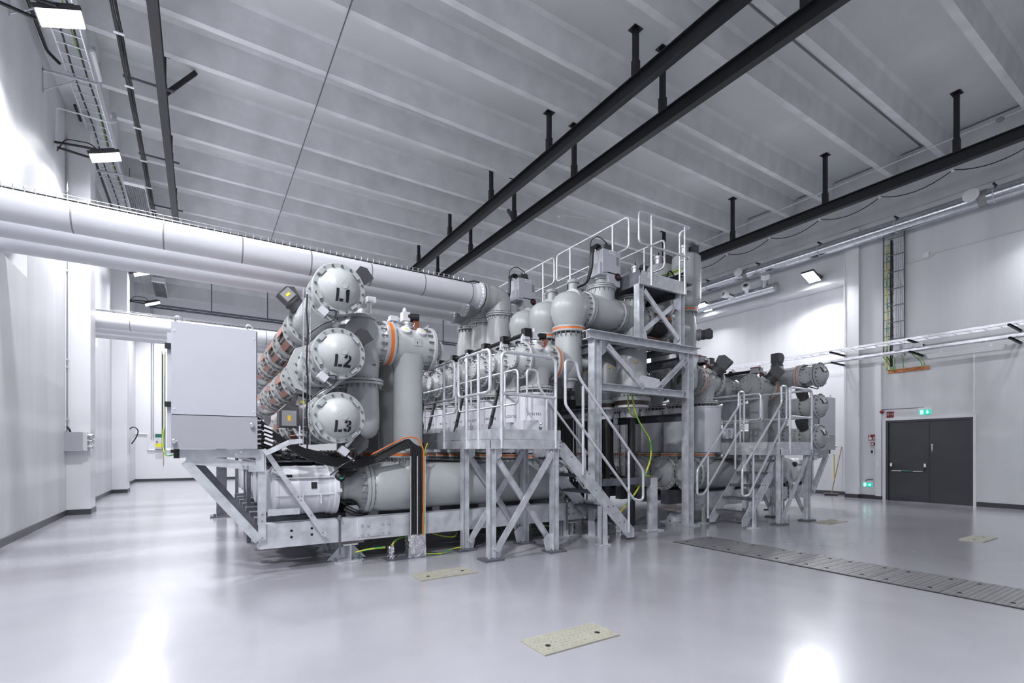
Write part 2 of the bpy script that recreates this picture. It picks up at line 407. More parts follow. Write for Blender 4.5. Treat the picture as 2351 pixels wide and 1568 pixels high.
def disc(a, b, r, n=12): return [(a + r*math.cos(2*PI*k/n), b + r*math.sin(2*PI*k/n)) for k in range(n)]

def exit_sign(name, label, o, r, u, w, h, out, arrow='down'):
    o, r, u, out = Vector(o), Vector(r), Vector(u), Vector(out)
    t = T(name, label, 'exit sign', o)
    ax = (r, u, out)
    P(t, 'housing', MB().obox(o + r*w/2 + u*(h/2+0.03) - out*0.02, ax, w/2+0.012, h/2+0.035, 0.02), WHT)
    P(t, 'green_panel', MB().obox(o + r*w/2 + u*h/2 + out*0.006, ax, w/2, h/2, 0.006), GRN)
    a = h*0.5; cx = w*0.72; cy = h*0.5
    q = [rect(w*0.12, h*0.10, w*0.36, h*0.90)]
    if arrow == 'down': q += [[(cx-a*0.6, cy), (cx, cy-a*0.7), (cx+a*0.6, cy)], rect(cx-a*0.2, cy, cx+a*0.2, cy+a*0.7)]
    else: q += [[(cx, cy-a*0.6), (cx+a*0.7, cy), (cx, cy+a*0.6)], rect(cx-a*0.7, cy-a*0.2, cx, cy+a*0.2)]
    P(t, 'white_doorway', sheet(MB(), q[:1], o + out*0.0135, r, u), WLIT); P(t, 'white_arrow', sheet(MB(), q[1:], o + out*0.0135, r, u), WLIT)
    man = [disc(w*0.26, h*0.72, h*0.07), [(w*0.18,h*0.18),(w*0.22,h*0.16),(w*0.27,h*0.40),(w*0.33,h*0.20),(w*0.34,h*0.26),(w*0.29,h*0.50),(w*0.30,h*0.62),(w*0.22,h*0.62),(w*0.17,h*0.48),(w*0.22,h*0.45)]]
    P(t, 'running_figure', sheet(MB(), man, o + out*0.015, r, u), GRN)
    return t
exit_sign('exit_sign', 'lit green exit sign above the double door', (XR-0.03, 5.71, 2.53), (0,-1,0), (0,0,1), 0.27, 0.135, (-1,0,0))
exit_sign('exit_sign', 'lit green exit sign low on the wall left of the double door', (XR-0.03, 7.14, 0.37), (0,-1,0), (0,0,1), 0.26, 0.125, (-1,0,0), 'right')
exit_sign('exit_sign', 'small lit green exit sign high on the left wall near the far corner', (-2.585, 23.75, 2.33), (0,1,0), (0,0,1), 0.5, 0.16, (1,0,0))
exit_sign('exit_sign', 'small lit green exit sign near the floor in the far left corner', (-2.585, 24.0, 0.66), (0,1,0), (0,0,1), 0.5, 0.16, (1,0,0))

def red_sign(label, o, w, h, quads):
    t = T('fire_sign', label, 'sign', o); o = Vector(o)
    P(t, 'sign_plate', MB().box(o.x-0.006, o.x, o.y-w, o.y, o.z, o.z+h), RED)
    for q in quads: P(t, 'white_mark', sheet(MB(), [q], o + Vector((-0.0075,0,0)), (0,-1,0), (0,0,1)), WHT)
red_sign('dark red square sign with a white horn pictogram left of the exit sign', (XR-0.001, 6.52, 2.485), 0.185, 0.185,
         [rect(0.012,0.075,0.062,0.082), rect(0.012,0.125,0.062,0.132), rect(0.012,0.075,0.019,0.132), rect(0.055,0.075,0.062,0.132),
          [(0.075,0.100),(0.165,0.135),(0.165,0.128),(0.085,0.103)], [(0.075,0.100),(0.085,0.103),(0.165,0.078),(0.165,0.071)], [(0.158,0.071),(0.165,0.071),(0.165,0.135),(0.158,0.135)]])
red_sign('dark red fire alarm sign with a pressing hand and flames', (XR-0.001, 7.0, 1.81), 0.19, 0.18,
         [[(0.015,0.02),(0.085,0.02),(0.095,0.09),(0.05,0.10),(0.05,0.145),(0.032,0.145),(0.032,0.09),(0.012,0.07)], rect(0.022,0.150,0.06,0.172), disc(0.041,0.161,0.008),
          [(0.12,0.02),(0.135,0.05),(0.125,0.08),(0.145,0.12),(0.138,0.075),(0.148,0.045),(0.135,0.02)], [(0.155,0.02),(0.168,0.05),(0.158,0.09),(0.178,0.14),(0.172,0.08),(0.182,0.05),(0.17,0.02)]])
t = T('fire_alarm_button', 'small dark red alarm call point under the fire alarm sign', 'alarm button', (XR, 6.87, 1.66))
P(t, 'housing', MB().box(XR-0.05, XR, 6.82, 6.92, 1.66, 1.75), RED); P(t, 'press_plate', MB().box(XR-0.054, XR-0.05, 6.84, 6.90, 1.68, 1.72), WHT)
t = T('notice_plate', 'small white notice with black frame under the alarm call point', 'sign', (XR, 6.88, 1.55))
P(t, 'plate', MB().box(XR-0.006, XR, 6.80, 6.95, 1.555, 1.635), LETT); P(t, 'white_face', MB().box(XR-0.009, XR-0.006, 6.807, 6.943, 1.562, 1.628), WHT)
P(t, 'text_line', MB().box(XR-0.011, XR-0.009, 6.82, 6.93, 1.602, 1.612).box(XR-0.011, XR-0.009, 6.83, 6.92, 1.580, 1.590), LETT)
t = T('wall_phone', 'small white box with black receiver on the wall under the notice', 'wall box', (XR, 6.87, 1.38))
P(t, 'housing', MB().box(XR-0.05, XR, 6.82, 6.93, 1.38, 1.53), WHT); P(t, 'receiver', MB().box(XR-0.07, XR-0.05, 6.86, 6.91, 1.41, 1.51), RUB)
t = T('alarm_sounder', 'dark red round alarm sounder at the end of a thin pipe', 'alarm', (XR, 6.63, 2.70))
P(t, 'sounder_body', MB().lathe([(0,0.045),(0.03,0.055),(0.06,0.055),(0.09,0.035)], (XR, 6.63, 2.67), (-1,0,0), 18), RED)
P(t, 'feed_pipe', MB().tube([(XR-0.02, 6.66, 2.74), (XR-0.02, 5.60, 2.735)], 0.010, 8), DGALV)
t = T('wall_socket_plate', 'white blank socket plates on the narrow trim beside the door', 'socket', (XR-0.07, 6.72, 1.2))
P(t, 'plate', MB().box(XR-0.08, XR-0.07, 6.68, 6.75, 1.02, 1.16), WHT); P(t, 'plate', MB().box(XR-0.08, XR-0.07, 6.68, 6.75, 1.55, 1.63), WHT)
t = T('cable_elbow', 'short grey cable loop above the low exit sign', 'conduit', (XR, 6.95, 0.56))
P(t, 'tube', MB().tube([(XR-0.03, 6.86, 0.60), (XR-0.03, 7.0, 0.60), (XR-0.03, 7.06, 0.56), (XR-0.03, 7.06, 0.53)], 0.012, 8, 0.03), DGALV)
# broom and hanging strap in the recessed bay
t = T('broom', 'wooden floor broom leaning against the white wall', 'broom', (17.95, 8.15, 0))
P(t, 'handle', MB().cyl((17.72, 8.12, 0.06), (18.2, 8.02, 1.62), 0.014, 10), BROOM)
P(t, 'head', MB().obox((17.70, 8.12, 0.065), ((0.45,-0.89,0),(0.89,0.45,0),(0,0,1)), 0.20, 0.03, 0.022), WOOD)
P(t, 'bristles', MB().obox((17.70, 8.12, 0.022), ((0.45,-0.89,0),(0.89,0.45,0),(0,0,1)), 0.19, 0.035, 0.022), RUB)
# ------------------------------------------------------------------ floor plates
def floor_plate(name, label, x0, x1, y0, y1, m, holes, z=0.012, rows=(0.045, 0.045), group=None):
    t = T(name, label, 'floor plate', ((x0+x1)/2, (y0+y1)/2, 0), group)
    P(t, 'plate', MB().box(x0, x1, y0, y1, 0.0005, z), m)
    b = MB(); j = 0; yy = y0 + rows[1]*0.6
    while yy < y1 - rows[1]*0.4:
        xx = x0 + rows[0]*(0.4 + 0.5*(j % 2))
        while xx < x1 - rows[0]*0.4:
            sg = 1 if j % 2 else -1
            b.obox((xx, yy, z+0.001), ((0.77, 0.64*sg, 0), (-0.64*sg, 0.77, 0), (0,0,1)), 0.016, 0.0045, 0.0016)
            xx += rows[0]
        yy += rows[1]; j += 1
    P(t, 'tread_pattern', b, m, stuff=True)
    for hx, hy in holes: P(t, 'lifting_hole', MB().lathe([(0,0.021),(0.0035,0.021)], (hx, hy, z), Z, 14), HOLE)
    return t
floor_plate('floor_hatch', 'beige chequered floor hatch in the foreground', 2.12, 2.87, 2.895, 3.225, HATCH, [(2.24, 3.02), (2.74, 3.02)])
floor_plate('floor_hatch', 'grey-beige floor hatch before the cable bundle of the left machine', 2.14, 2.87, 5.31, 5.67, HATCH, [(2.28, 5.44), (2.74, 5.46)])
floor_plate('floor_hatch', 'floor hatch beyond the trench near the right edge', 10.75, 11.50, 2.65, 2.96, HATCH, [(10.9, 2.8), (11.35, 2.8)])
floor_plate('floor_hatch', 'floor hatch beside the stair platform of the right machine', 10.76, 11.56, 4.98, 5.30, HATCH, [(10.9, 5.14), (11.4, 5.14)])
ys = [5.37, 4.62, 3.89, 3.25, 2.61, 1.96, 1.31, 0.66]
nm = ['far end of the trench', 'second from the far end', 'third from the far end', 'fourth from the far end', 'fifth from the far end', 'sixth from the far end', 'cut by the right picture edge']
for i in range(7):
    a, b = ys[i+1]+0.004, ys[i]-0.004
    floor_plate('trench_cover', 'grey chequered trench cover plate, ' + nm[i], 6.56, 7.46, a, b, TRENCH,
                [(6.70, a+0.12), (6.70, b-0.12), (7.32, a+0.12), (7.32, b-0.12)], group='trench covers in the floor', rows=(0.05, 0.05))
S('trim_11', MB().box(6.54, 7.48, 0.6, 5.39, 0.0005, 0.004), HOLE)

# ------------------------------------------------------------------ flood lights on both long walls
def flood(label, x, y, z, s, group):     # s = +1 on the left wall (facing +x), -1 on the right
    xw = XL if s > 0 else XR
    t = T('flood_light', label, 'flood light', (x, y, z), group)
    n = Vector((0.36*s, 0, -0.933)); u = Vector((0.933*s, 0, 0.36)); c = Vector((x + (0.25 if s > 0 else 0.075)*s, y, z))
    P(t, 'lamp_housing', MB().obox(c, (Y, u, n), 0.20, 0.29, 0.035), DRV)
    P(t, 'lamp_glass', MB().obox(c + n*0.038, (Y, u, n), 0.18, 0.27, 0.004), LAMP)
    f = MB()
    for k in range(9): f.obox(c - n*0.055 + Y*(-0.16 + 0.04*k), (Y, u, n), 0.005, 0.22, 0.022)
    P(t, 'cooling_fins', f, DRV)
    for d in (-0.215, 0.215):
        P(t, 'bracket_arm', MB().tube([(c.x, y + d, c.z), (c.x - 0.30*s, y + d, c.z - 0.02), (xw + 0.02*s, y + d*0.5, z - 0.02)], 0.026, 8, 0.05), RUB)
    P(t, 'supply_cable', MB().tube([(c.x - 0.1*s, y, z + 0.05), (c.x - 0.25*s, y + 0.05, z + 0.22), (xw + 0.15*s, y + 0.1, z + 0.20), (xw + 0.02*s, y + 0.1, z - 0.1)], 0.012, 8, 0.1), RUB)
LN = {-2.6: 'flood light on the left wall behind the camera', 1.55: 'flood light on the left wall beside the camera', 5.72: 'flood light on the left wall just outside the picture', 18.2: 'flood light on the left wall between the two left pillars', 22.5: 'flood light on the left wall beside the second left pillar', 9.88: 'bright flood light cut by the top left picture corner', 14.03: 'bright flood light on the left wall above the white pipes', 26.9: 'far flood light on the left wall near the back corner'}
for x, y, z in FLOOD_L:
    flood(LN.get(y, 'flood light of the row along the left wall that other things hide'), x, y, z, 1, 'flood lights on the left wall')
RN = {-1.6: 'flood light on the right wall behind the camera', 2.6: 'flood light on the right wall just outside the right picture edge', 16.7: 'flood light on the right wall hidden behind the tall grey cylinder', 20.8: 'flood light on the right wall far behind the upper platform', 24.9: 'last flood light on the right wall near the back corner', 8.5: 'glaring flood light on the right wall beside the pilaster', 12.6: 'glaring flood light on the right wall just right of the tall grey cylinder'}
for x, y, z in FLOOD_R:
    flood(RN.get(y, 'flood light of the row along the right wall that other things hide'), x, y, z, -1, 'flood lights on the right wall')

# ------------------------------------------------------------------ black runway beams hung from the roof
def crane_beam(label, x, zb, h, ys, braces=(), y0=-3.0, y1=24.0, w=0.16):
    t = T('runway_beam', label, 'beam', (x, 0, zb), 'black runway beams under the roof')
    P(t, 'beam', MB().prof((x, y0, zb+h/2), (x, y1, zb+h/2), ibeam(w, h, 0.025, 0.02), Z), BLK)
    hm = P(t, 'hanger', MB().box(x-0.05, x+0.05, ys[0]-0.05, ys[0]+0.05, zb+h, ZS).box(x-0.065, x+0.065, ys[0]-0.065, ys[0]+0.065, zb+h, zb+h+0.32).box(x-0.12, x+0.12, ys[0]-0.1, ys[0]+0.1, ZS-0.015, ZS), BLK)
    rep(hm, [(0, y - ys[0], 0) for y in ys[1:]])
    for y, dx, dy in braces:
        P(t, 'brace', MB().bar((x, y, zb+h+0.1), (x+dx, y+dy, ZS-0.05), 0.09, 0.09), BLK)
    return t
H3 = lambda a: [a + 3.0*i for i in range(-2, 6)]
crane_beam('leftmost black runway beam above the white pipes', -0.67, 8.95, 0.30, H3(13.26-6), [(13.32, 0.59, 0.17)])
crane_beam('left one of the two close black runway beams over the machine', 7.65, 8.95, 0.32, H3(13.26-6))
crane_beam('right one of the two close black runway beams over the machine', 8.52, 8.54, 0.32, H3(13.30-6), [(7.35-3, 0.55, -1.4), (13.35, 0.5, 1.4)])
t4 = crane_beam('black runway beam along the right wall with a drooping cable', 15.65, 8.50, 0.30, H3(13.34-6))
cb = MB()
for k in range(14):
    ya = 2.9 + 1.55*k - 3.1
    pts = [(15.80, ya + 1.55*q/8, 8.47 - 0.20*(1-(2*q/8-1)**2)) for q in range(9)]
    cb.tube(pts, 0.012, 6)
P(t4, 'drooping_cable', cb, RUB)
cl = P(t4, 'cable_trolley', MB().box(15.77, 15.83, -0.22, -0.16, 8.44, 8.52), WHT); rep(cl, [(0, 1.55*k, 0) for k in range(1, 14)])
# festoon cables on cross arms along the left beam
t = T('festoon_cable_line', 'black cables with white clips on cross arms beside the leftmost runway beam', 'cable')
c = MB()
for i in range(9):
    ya = 8.2 + 1.55*i
    for j, sag in ((0, 0.02), (1, 0.16), (2, 0.07)):
        c.tube([(-1.26 + 0.035*j, ya + 1.55*q/6, 9.06 - sag*(1-(2*q/6-1)**2)) for q in range(7)], 0.022, 6)
P(t, 'cable', c, RUB)
k1 = P(t, 'clip', MB().box(-1.31, -1.15, 8.17, 8.23, 9.02, 9.10), WHT); rep(k1, [(0, 1.55*i, 0) for i in range(1, 10)])
k2 = P(t, 'cross_arm', MB().prof((-1.32, 9.6, 9.13), (-0.45, 9.6, 9.13), chan(0.04, 0.04, 0.006), Z), DGALV); rep(k2, [(0, 3.1*i, 0) for i in range(1, 5)])
# thin conduits and detectors under the ribs
t = T('ceiling_conduit', 'thin pale conduit running along under the ribs left of the runway beams', 'conduit'); P(t, 'tube', MB().cyl((2.31, -3, 9.57), (2.31, 24, 9.57), 0.012, 6), DGALV)
t = T('ceiling_conduit', 'thin white conduit under the ribs beside the right wall beam', 'conduit'); P(t, 'tube', MB().cyl((16.45, -2, 9.57), (16.45, 18, 9.57), 0.012, 6), WHT)
t = T('smoke_detector', 'round white smoke detector under a rib above the upper railing', 'detector', (10.4, 13.4, 9.5))
P(t, 'detector_head', MB().lathe([(0,0.03),(0.03,0.06),(0.07,0.06),(0.10,0.03)], (10.4, 13.4, 9.5), Z, 14), WHT); P(t, 'feed_tube', MB().cyl((10.4, 13.4, 9.58), (14.0, 12.2, 9.58), 0.01, 6), WHT)
t = T('smoke_detector', 'round grey smoke detector under a rib near the right picture edge', 'detector', (16.45, 3.95, 9.5))
P(t, 'detector_head', MB().lathe([(0,0.04),(0.03,0.08),(0.07,0.08),(0.09,0.04)], (16.45, 3.75, 9.5), Z, 14), DRVG)

# ------------------------------------------------------------------ left wall installations
def ladder(label, p, q, side, w, h, step, mrail, group=None, name='cable_ladder', lip=0.02):
    """cable ladder from p to q; side = unit vector across, h = rail height"""
    p, q, side = Vector(p), Vector(q), Vector(side); d = (q - p); L = d.length; d.normalize(); nrm = d.cross(side).normalized()
    t = T(name, label, 'cable ladder', p, group)
    for sg in (-1, 1):
        P(t, 'side_rail', MB().prof(p + side*w/2*sg, q + side*w/2*sg, chan(lip, h, 0.004), nrm), mrail)
    a = P(t, 'rung', MB().bar(p - side*w/2 + d*step/2, p + side*w/2 + d*step/2, 0.02, 0.018), mrail)
    rep(a, [d*step*i for i in range(1, int(L/step))])
    return t
t = ladder('long cable ladder high along the left wall carrying cables', (-2.02, 3.0, 9.05), (-2.02, 22.0, 9.05), X, 0.42, 0.07, 0.30, GALVL)
c = MB()
for j in range(2):
    c.tube([(-2.12 + 0.21*j + 0.02*math.sin(i*1.7+j), 3 + 1.0*i, 9.075) for i in range(20)], 0.017, 6)
P(t, 'cable', c, RUB)
P(t, 'earth_cable', MB().tube([(-1.93 + 0.03*math.sin(i*1.3), 3 + 1.0*i, 9.075) for i in range(20)], 0.012, 6), EARTH)
for yb in (11.05, 13.05, 17.0, 21.0):
    P(t, 'wall_bracket', MB().prof((XL, yb, 8.95), (-1.75, yb, 9.0), chan(0.04, 0.04, 0.005), Z).box(XL, XL+0.02, yb-0.02, yb+0.02, 8.5, 9.0).bar((XL+0.01, yb, 8.55), (-2.1, yb, 8.93), 0.02, 0.02), GALV)
t = T('ladder_conduit', 'black cable conduit along the upper left wall behind the cable ladder', 'conduit'); P(t, 'tube', MB().tube([(-2.5, 3, 9.25), (-2.5, 12.9, 9.25), (-2.35, 13.1, 9.2)], 0.03, 8, 0.1), RUB)
P(t, 'tube', MB().tube([(-2.35, 14.5, 9.2), (-2.35, 22, 9.2)], 0.03, 8), RUB)
for lab, ya in (('white tube lamp clipped to the left cable ladder', 12.35), ('white tube lamp on the cable ladder near the far left corner', 23.2)):
    t = T('tube_lamp', lab, 'lamp', (-1.78, ya, 9.2))
    P(t, 'cover', MB().lathe([(0,0.03),(0.03,0.055),(0.87,0.055),(0.9,0.03)], (-1.76, ya, 9.2), Y, 14), TUBE)
    P(t, 'mount', MB().box(-1.79, -1.73, ya+0.2, ya+0.24, 9.2, 9.42).box(-1.79, -1.73, ya+0.66, ya+0.70, 9.2, 9.42), GALV)
t = ladder('short cable ladder high on the left wall near the far corner', (-2.02, 22.2, 9.05), (-2.02, 28.8, 9.05), X, 0.42, 0.07, 0.30, GALV)
for lab, ya in (('grey slatted radiant heater beside the left cable ladder', 17.2), ('grey slatted radiant heater near the far left corner', 26.6)):
    t = T('radiant_heater', lab, 'heater', (-1.78, ya, 8.9))
    P(t, 'housing', MB().box(-1.78, -1.30, ya, ya+2.6, 8.95, 9.08).box(-1.78, -1.30, ya-0.05, ya+0.14, 8.90, 8.95), WHT)
    s1 = P(t, 'slat', MB().box(-1.775, -1.745, ya+0.15, ya+2.6, 8.90, 8.95), DGALV); rep(s1, [(0.0525*k, 0, 0) for k in range(1, 9)])
    P(t, 'hanger', MB().cyl((-1.7, ya+0.6, 9.05), (-1.7, ya+0.6, 9.6), 0.01, 6).cyl((-1.4, ya+2.0, 9.05), (-1.4, ya+2.0, 9.6), 0.01, 6), DGALV)
# lamp frame tube near the flood lamp
t = T('bent_tube_bracket', 'thin bent white tube bracket above the left flood light', 'bracket', (XL, 14.0, 8.4))
P(t, 'tube', MB().tube([(XL+0.02, 13.95, 7.9), (XL+0.05, 13.95, 8.75), (-1.62, 13.95, 8.75), (-1.62, 14.15, 8.95)], 0.014, 8, 0.06), WHT)
P(t, 'end_plate', MB().box(-1.66, -1.58, 14.14, 14.17, 8.9, 9.1), GALV)
t = T('wall_conduit', 'thin metal conduit down the left wall to the grey switch box', 'conduit', (-2.56, 14.95, 2))
P(t, 'tube', MB().cyl((-2.57, 15.02, 1.95), (-2.57, 15.02, 8.7), 0.022, 8), STEEL)
P(t, 'tube', MB().cyl((-2.57, 14.86, 1.95), (-2.57, 14.86, 6.0), 0.008, 6), WHT)
cp = P(t, 'clamp', MB().box(-2.6, -2.54, 14.97, 15.07, 3.4, 3.43), GALV); rep(cp, [(0, 0, 0.17), (0, 0, -1.2), (0, 0, 2.2), (0, 0, 4.0)])
t = T('switch_box', 'grey socket and switch box on the first left pillar', 'switch box', (-2.4, 15.06, 1.5))
P(t, 'box', MB().box(-2.62, -2.28, 14.86, 15.09, 1.48, 1.92), CABD)
P(t, 'side_plate', MB().box(-2.28, -2.20, 14.90, 15.09, 1.49, 1.91), LGIS)
for zz in (1.58, 1.72, 1.84): P(t, 'socket', MB().lathe([(0,0.05),(0.05,0.05),(0.05,0.06),(0.09,0.06),(0.11,0.045)], (-2.20, 15.0, zz), (0.9,-0.3,-0.3), 14), STEEL)
P(t, 'cable_entry', MB().tube([(-2.5, 14.98, 1.90), (-2.53, 14.98, 2.0), (-2.57, 15.0, 2.05)], 0.02, 8, 0.04), RUB)
t = T('fire_extinguisher', 'dark red fire extinguisher with black hose on the far left pillar', 'fire extinguisher', (-2.1, 24.2, 1.35))
P(t, 'cylinder', MB().lathe([(0,0.09),(0.03,0.12),(0.62,0.12),(0.72,0.08),(0.78,0.035)], (-2.42, 24.2, 1.35), Z, 18), FRED)
P(t, 'wall_bracket', MB().box(-2.6, -2.5, 24.12, 24.28, 1.5, 1.56), DGALV); P(t, 'valve', MB().box(-2.46, -2.38, 24.1, 24.3, 2.13, 2.21), RUB)
P(t, 'hose', MB().tube([(-2.42, 24.2, 2.2), (-2.2, 24.2, 2.45), (-2.02, 24.2, 2.3), (-2.1, 24.2, 2.0), (-2.25, 24.2, 1.75)], 0.02, 8, 0.12), RUB)
t = T('wall_conduit', 'thin white conduit on the far pillar above the extinguisher', 'conduit'); P(t, 'tube', MB().cyl((-2.55, 23.2, 0.8), (-2.55, 23.2, 7.5), 0.03, 8), STEEL)
# back wall: conduits, control box, tray, soffit
t = T('wall_conduit', 'white conduits on the far wall behind the machine cabinet', 'conduit')
P(t, 'tube', MB().cyl((-1.98, 29.55, 2.1), (-1.98, 29.55, 8.6), 0.025, 8), STEEL); P(t, 'tube', MB().cyl((-1.90, 29.55, 2.1), (-1.90, 29.55, 8.6), 0.025, 8), STEEL)
P(t, 'tube', MB().tube([(-2.6, 29.55, 2.3), (-2.12, 29.55, 2.3), (-2.12, 29.55, 1.52), (0.2, 29.55, 1.52), (0.2, 29.55, 0.1)], 0.03, 8, 0.05), WHT)
t = T('control_box', 'white control box with yellow and green labels on the far wall', 'control box', (-1.7, 29.5, 1.6))
P(t, 'box', MB().box(-1.83, -1.55, 29.4, 29.6, 1.58, 2.12), LGIS); P(t, 'yellow_label', MB().box(-1.81, -1.57, 29.39, 29.4, 1.66, 1.84), YEL)
P(t, 'dark_green_sign', MB().box(-1.83, -1.53, 29.57, 29.6, 2.14, 2.30), GRNBOX); P(t, 'knob', MB().lathe([(0,0.03),(0.05,0.03)], (-1.75, 29.4, 1.92), -Y, 10), RUB)
t = T('hanging_strap', 'brown strap hanging on the far wall beside the control box', 'strap', (-1.5, 29.5, 1.0)); P(t, 'strap', MB().bar((-1.50, 29.57, 1.5), (-1.50, 29.57, 0.75), 0.05, 0.02, X), BROOM)
t = ladder('cable ladder across the far wall under the roof', (-2.0, 28.6, 8.3), (14.0, 28.6, 8.3), Y, 0.5, 0.09, 0.5, DGALV)
hg = P(t, 'hanger', MB().bar((0.5, 28.6, 8.2), (0.5, 28.6, 10.25), 0.05, 0.05), DGALV); rep(hg, [(2.5*i, 0, 0) for i in range(1, 6)])

# ------------------------------------------------------------------ right wall installations
def duct(label, p, q, r, step, sup_every=2.0, fin=True):
    p, q = Vector(p), Vector(q); d = q - p; L = d.length; d.normalize()
    t = T('spiral_duct', label, 'duct', p)
    pr = [(0, r)]; n = int(L/step)
    for i in range(1, n): pr += [(i*step-0.006, r), (i*step-0.003, r+0.005), (i*step+0.003, r+0.005), (i*step+0.006, r)]
    P(t, 'duct_pipe', MB().lathe(pr + [(L, r)], p, d, 28), ALU)
    return t, d, L
t, d_, L_ = duct('long spiral ventilation duct along the upper right wall', (17.2, 16.0, 8.05), (17.2, -2.0, 8.05), 0.20, 0.16)
for yb in (4.15, 10.7): P(t, 'collar', MB().lathe([(0,0.215),(0.16,0.215)], (17.2, yb, 8.05), Y, 28), DRVG)
bk = P(t, 'support_arm', MB().prof((XR, 6.1, 8.28), (17.0, 6.1, 8.28), chan(0.04, 0.04, 0.005), Z), DGALV); rep(bk, [(0, 2.1*i, 0) for i in (-1, 1, 2, 3, 4)])
hb = P(t, 'strap', MB().lathe([(0,0.21),(0.03,0.21)], (17.2, 6.1, 8.05), Y, 28), GALV); rep(hb, [(0, 2.1*i, 0) for i in (-1, 1, 2, 3, 4)])
def vent(label, c, ax, r):
    v = T('air_valve', label, 'air vent', c)
    P(v, 'collar', MB().lathe([(0,r*0.9),(0.14,r*0.9)], c, ax, 20), ALU)
    P(v, 'ring', MB().lathe([(0.12,r*0.95),(0.14,r*1.12),(0.18,r*1.12),(0.19,r*0.8)], c, ax, 24), WHT)
    P(v, 'disc', MB().lathe([(0.19,r*0.62),(0.215,r*0.60),(0.22,r*0.5)], c, ax, 24), WHT)
vent('round white air valve on the long duct near the right edge', (17.05, 4.42, 8.1), (-1, -0.1, 0.1), 0.15)
vent('round white air valve on the long duct above the flood light', (17.05, 10.95, 8.1), (-1, -0.1, 0.1), 0.14)
t, d_, L_ = duct('short spiral duct with three nozzles under the long duct', (17.2, 16.0, 7.28), (17.2, 9.7, 7.28), 0.15, 0.13)
P(t, 'end_cap', MB().lathe([(0,0.16),(0.05,0.16),(0.06,0.12)], (17.2, 9.7, 7.28), -Y, 24), DRVG)
for ya, dx, dz, dy in ((11.25, -0.85, 0.25, 0.30), (10.75, -0.8, 0.42, -0.35), (10.1, -0.45, 0.85, -0.3)):
    a = Vector((dx, dy, dz)).normalized(); o = Vector((17.2, ya, 7.28)) + a*0.05
    n = P(t, 'nozzle_pipe', MB().lathe([(0,0.10),(0.36,0.10)], o, a, 20), ALU)
    P(n, 'nozzle_ring', MB().lathe([(0.33,0.135),(0.50,0.145),(0.51,0.10),(0.44,0.09)], o, a, 22), WHT)
    P(n, 'nozzle_core', MB().lathe([(0.40,0.075),(0.47,0.07)], o, a, 16), DRV)
t = ladder('vertical cable ladder packed with grey cables on the right wall', (XR-0.10, 6.30, 4.30), (XR-0.10, 6.30, 8.0), Y, 0.52, 0.05, 0.25, DGALV)
c = MB(); g = MB(); y2 = MB()
for j in range(9): c.tube([(XR-0.135 - 0.012*(j % 2), 6.27 - 0.027*j + 0.005*math.sin(i*2.1+j), 4.25 + 0.42*i) for i in range(10)], 0.012, 6)
for j in range(3): g.tube([(XR-0.135, 6.37 - 0.024*j + 0.008*math.sin(i*1.3+j), 4.0 + 0.42*i) for i in range(10)], 0.013, 6)
for j in range(2): y2.tube([(XR-0.135, 6.47 - 0.03*j + 0.008*math.sin(i*1.1+j), 3.9 + 0.42*i) for i in range(10)], 0.010, 6)
P(t, 'grey_cable', c, LGIS, 'light grey cable bundle'); P(t, 'black_cable', g, RUB); P(t, 'earth_cable', y2, EARTH, 'green and yellow earth cable')
cs = P(t, 'cable_strap', MB().box(XR-0.165, XR-0.15, 6.02, 6.42, 4.8, 4.825), DGALV); rep(cs, [(0,0,0.5*i) for i in range(1, 7)])
t = ladder('upper horizontal cable ladder along the right wall above the door', (16.85, -2.0, 4.60), (16.85, 14.0, 4.60), X, 0.42, 0.06, 0.30, GALVL)
b1 = P(t, 'bracket', MB().prof((XR, 7.62, 4.53), (16.55, 7.62, 4.55), chan(0.05, 0.05, 0.006), Z), RUB); rep(b1, [(0, -2.0*i, 0) for i in (1, 2, 3, 4)])
t = ladder('lower horizontal cable ladder along the right wall above the door', (16.85, -2.0, 4.30), (16.85, 14.0, 4.30), X, 0.30, 0.06, 0.30, GALVL)
b1 = P(t, 'bracket', MB().prof((XR, 7.62, 4.22), (16.62, 7.62, 4.24), chan(0.05, 0.05, 0.006), Z), RUB); rep(b1, [(0, -2.0*i, 0) for i in (1, 2, 3, 4)])
P(t, 'cable', MB().tube([(16.85 + 0.03*math.sin(i), -2 + i, 4.32) for i in range(16)], 0.014, 6), RUB)
jb = P(t, 'junction_box', MB().box(16.6, 16.7, 5.35, 5.5, 4.33, 4.45), LGIS); rep(jb, [(0, 0.25, 0.01), (0, 0.5, -0.01)])
t = T('tube_lamp', 'long pale tube lamp under the cable ladders right of the copper bar', 'lamp', (16.9, 4.5, 4.0))
P(t, 'housing', MB().box(16.82, 16.98, 3.75, 5.30, 4.06, 4.13), WHT); P(t, 'cover', MB().box(16.84, 16.96, 3.78, 5.27, 4.02, 4.06), TUBE); P(t, 'hanger', MB().box(16.88, 16.92, 4.0, 4.04, 4.13, 4.25).box(16.88, 16.92, 5.0, 5.04, 4.13, 4.25), GALV)
t = T('copper_earth_bar', 'copper earthing bar with hanging cables above the door', 'earth bar', (XR, 5.95, 3.82))
P(t, 'copper_bar', MB().box(XR-0.07, XR-0.055, 5.46, 6.46, 3.81, 3.92), COPB)
P(t, 'standoff', MB().box(XR-0.055, XR, 5.6, 5.64, 3.84, 3.9).box(XR-0.055, XR, 6.25, 6.29, 3.84, 3.9), WHT)
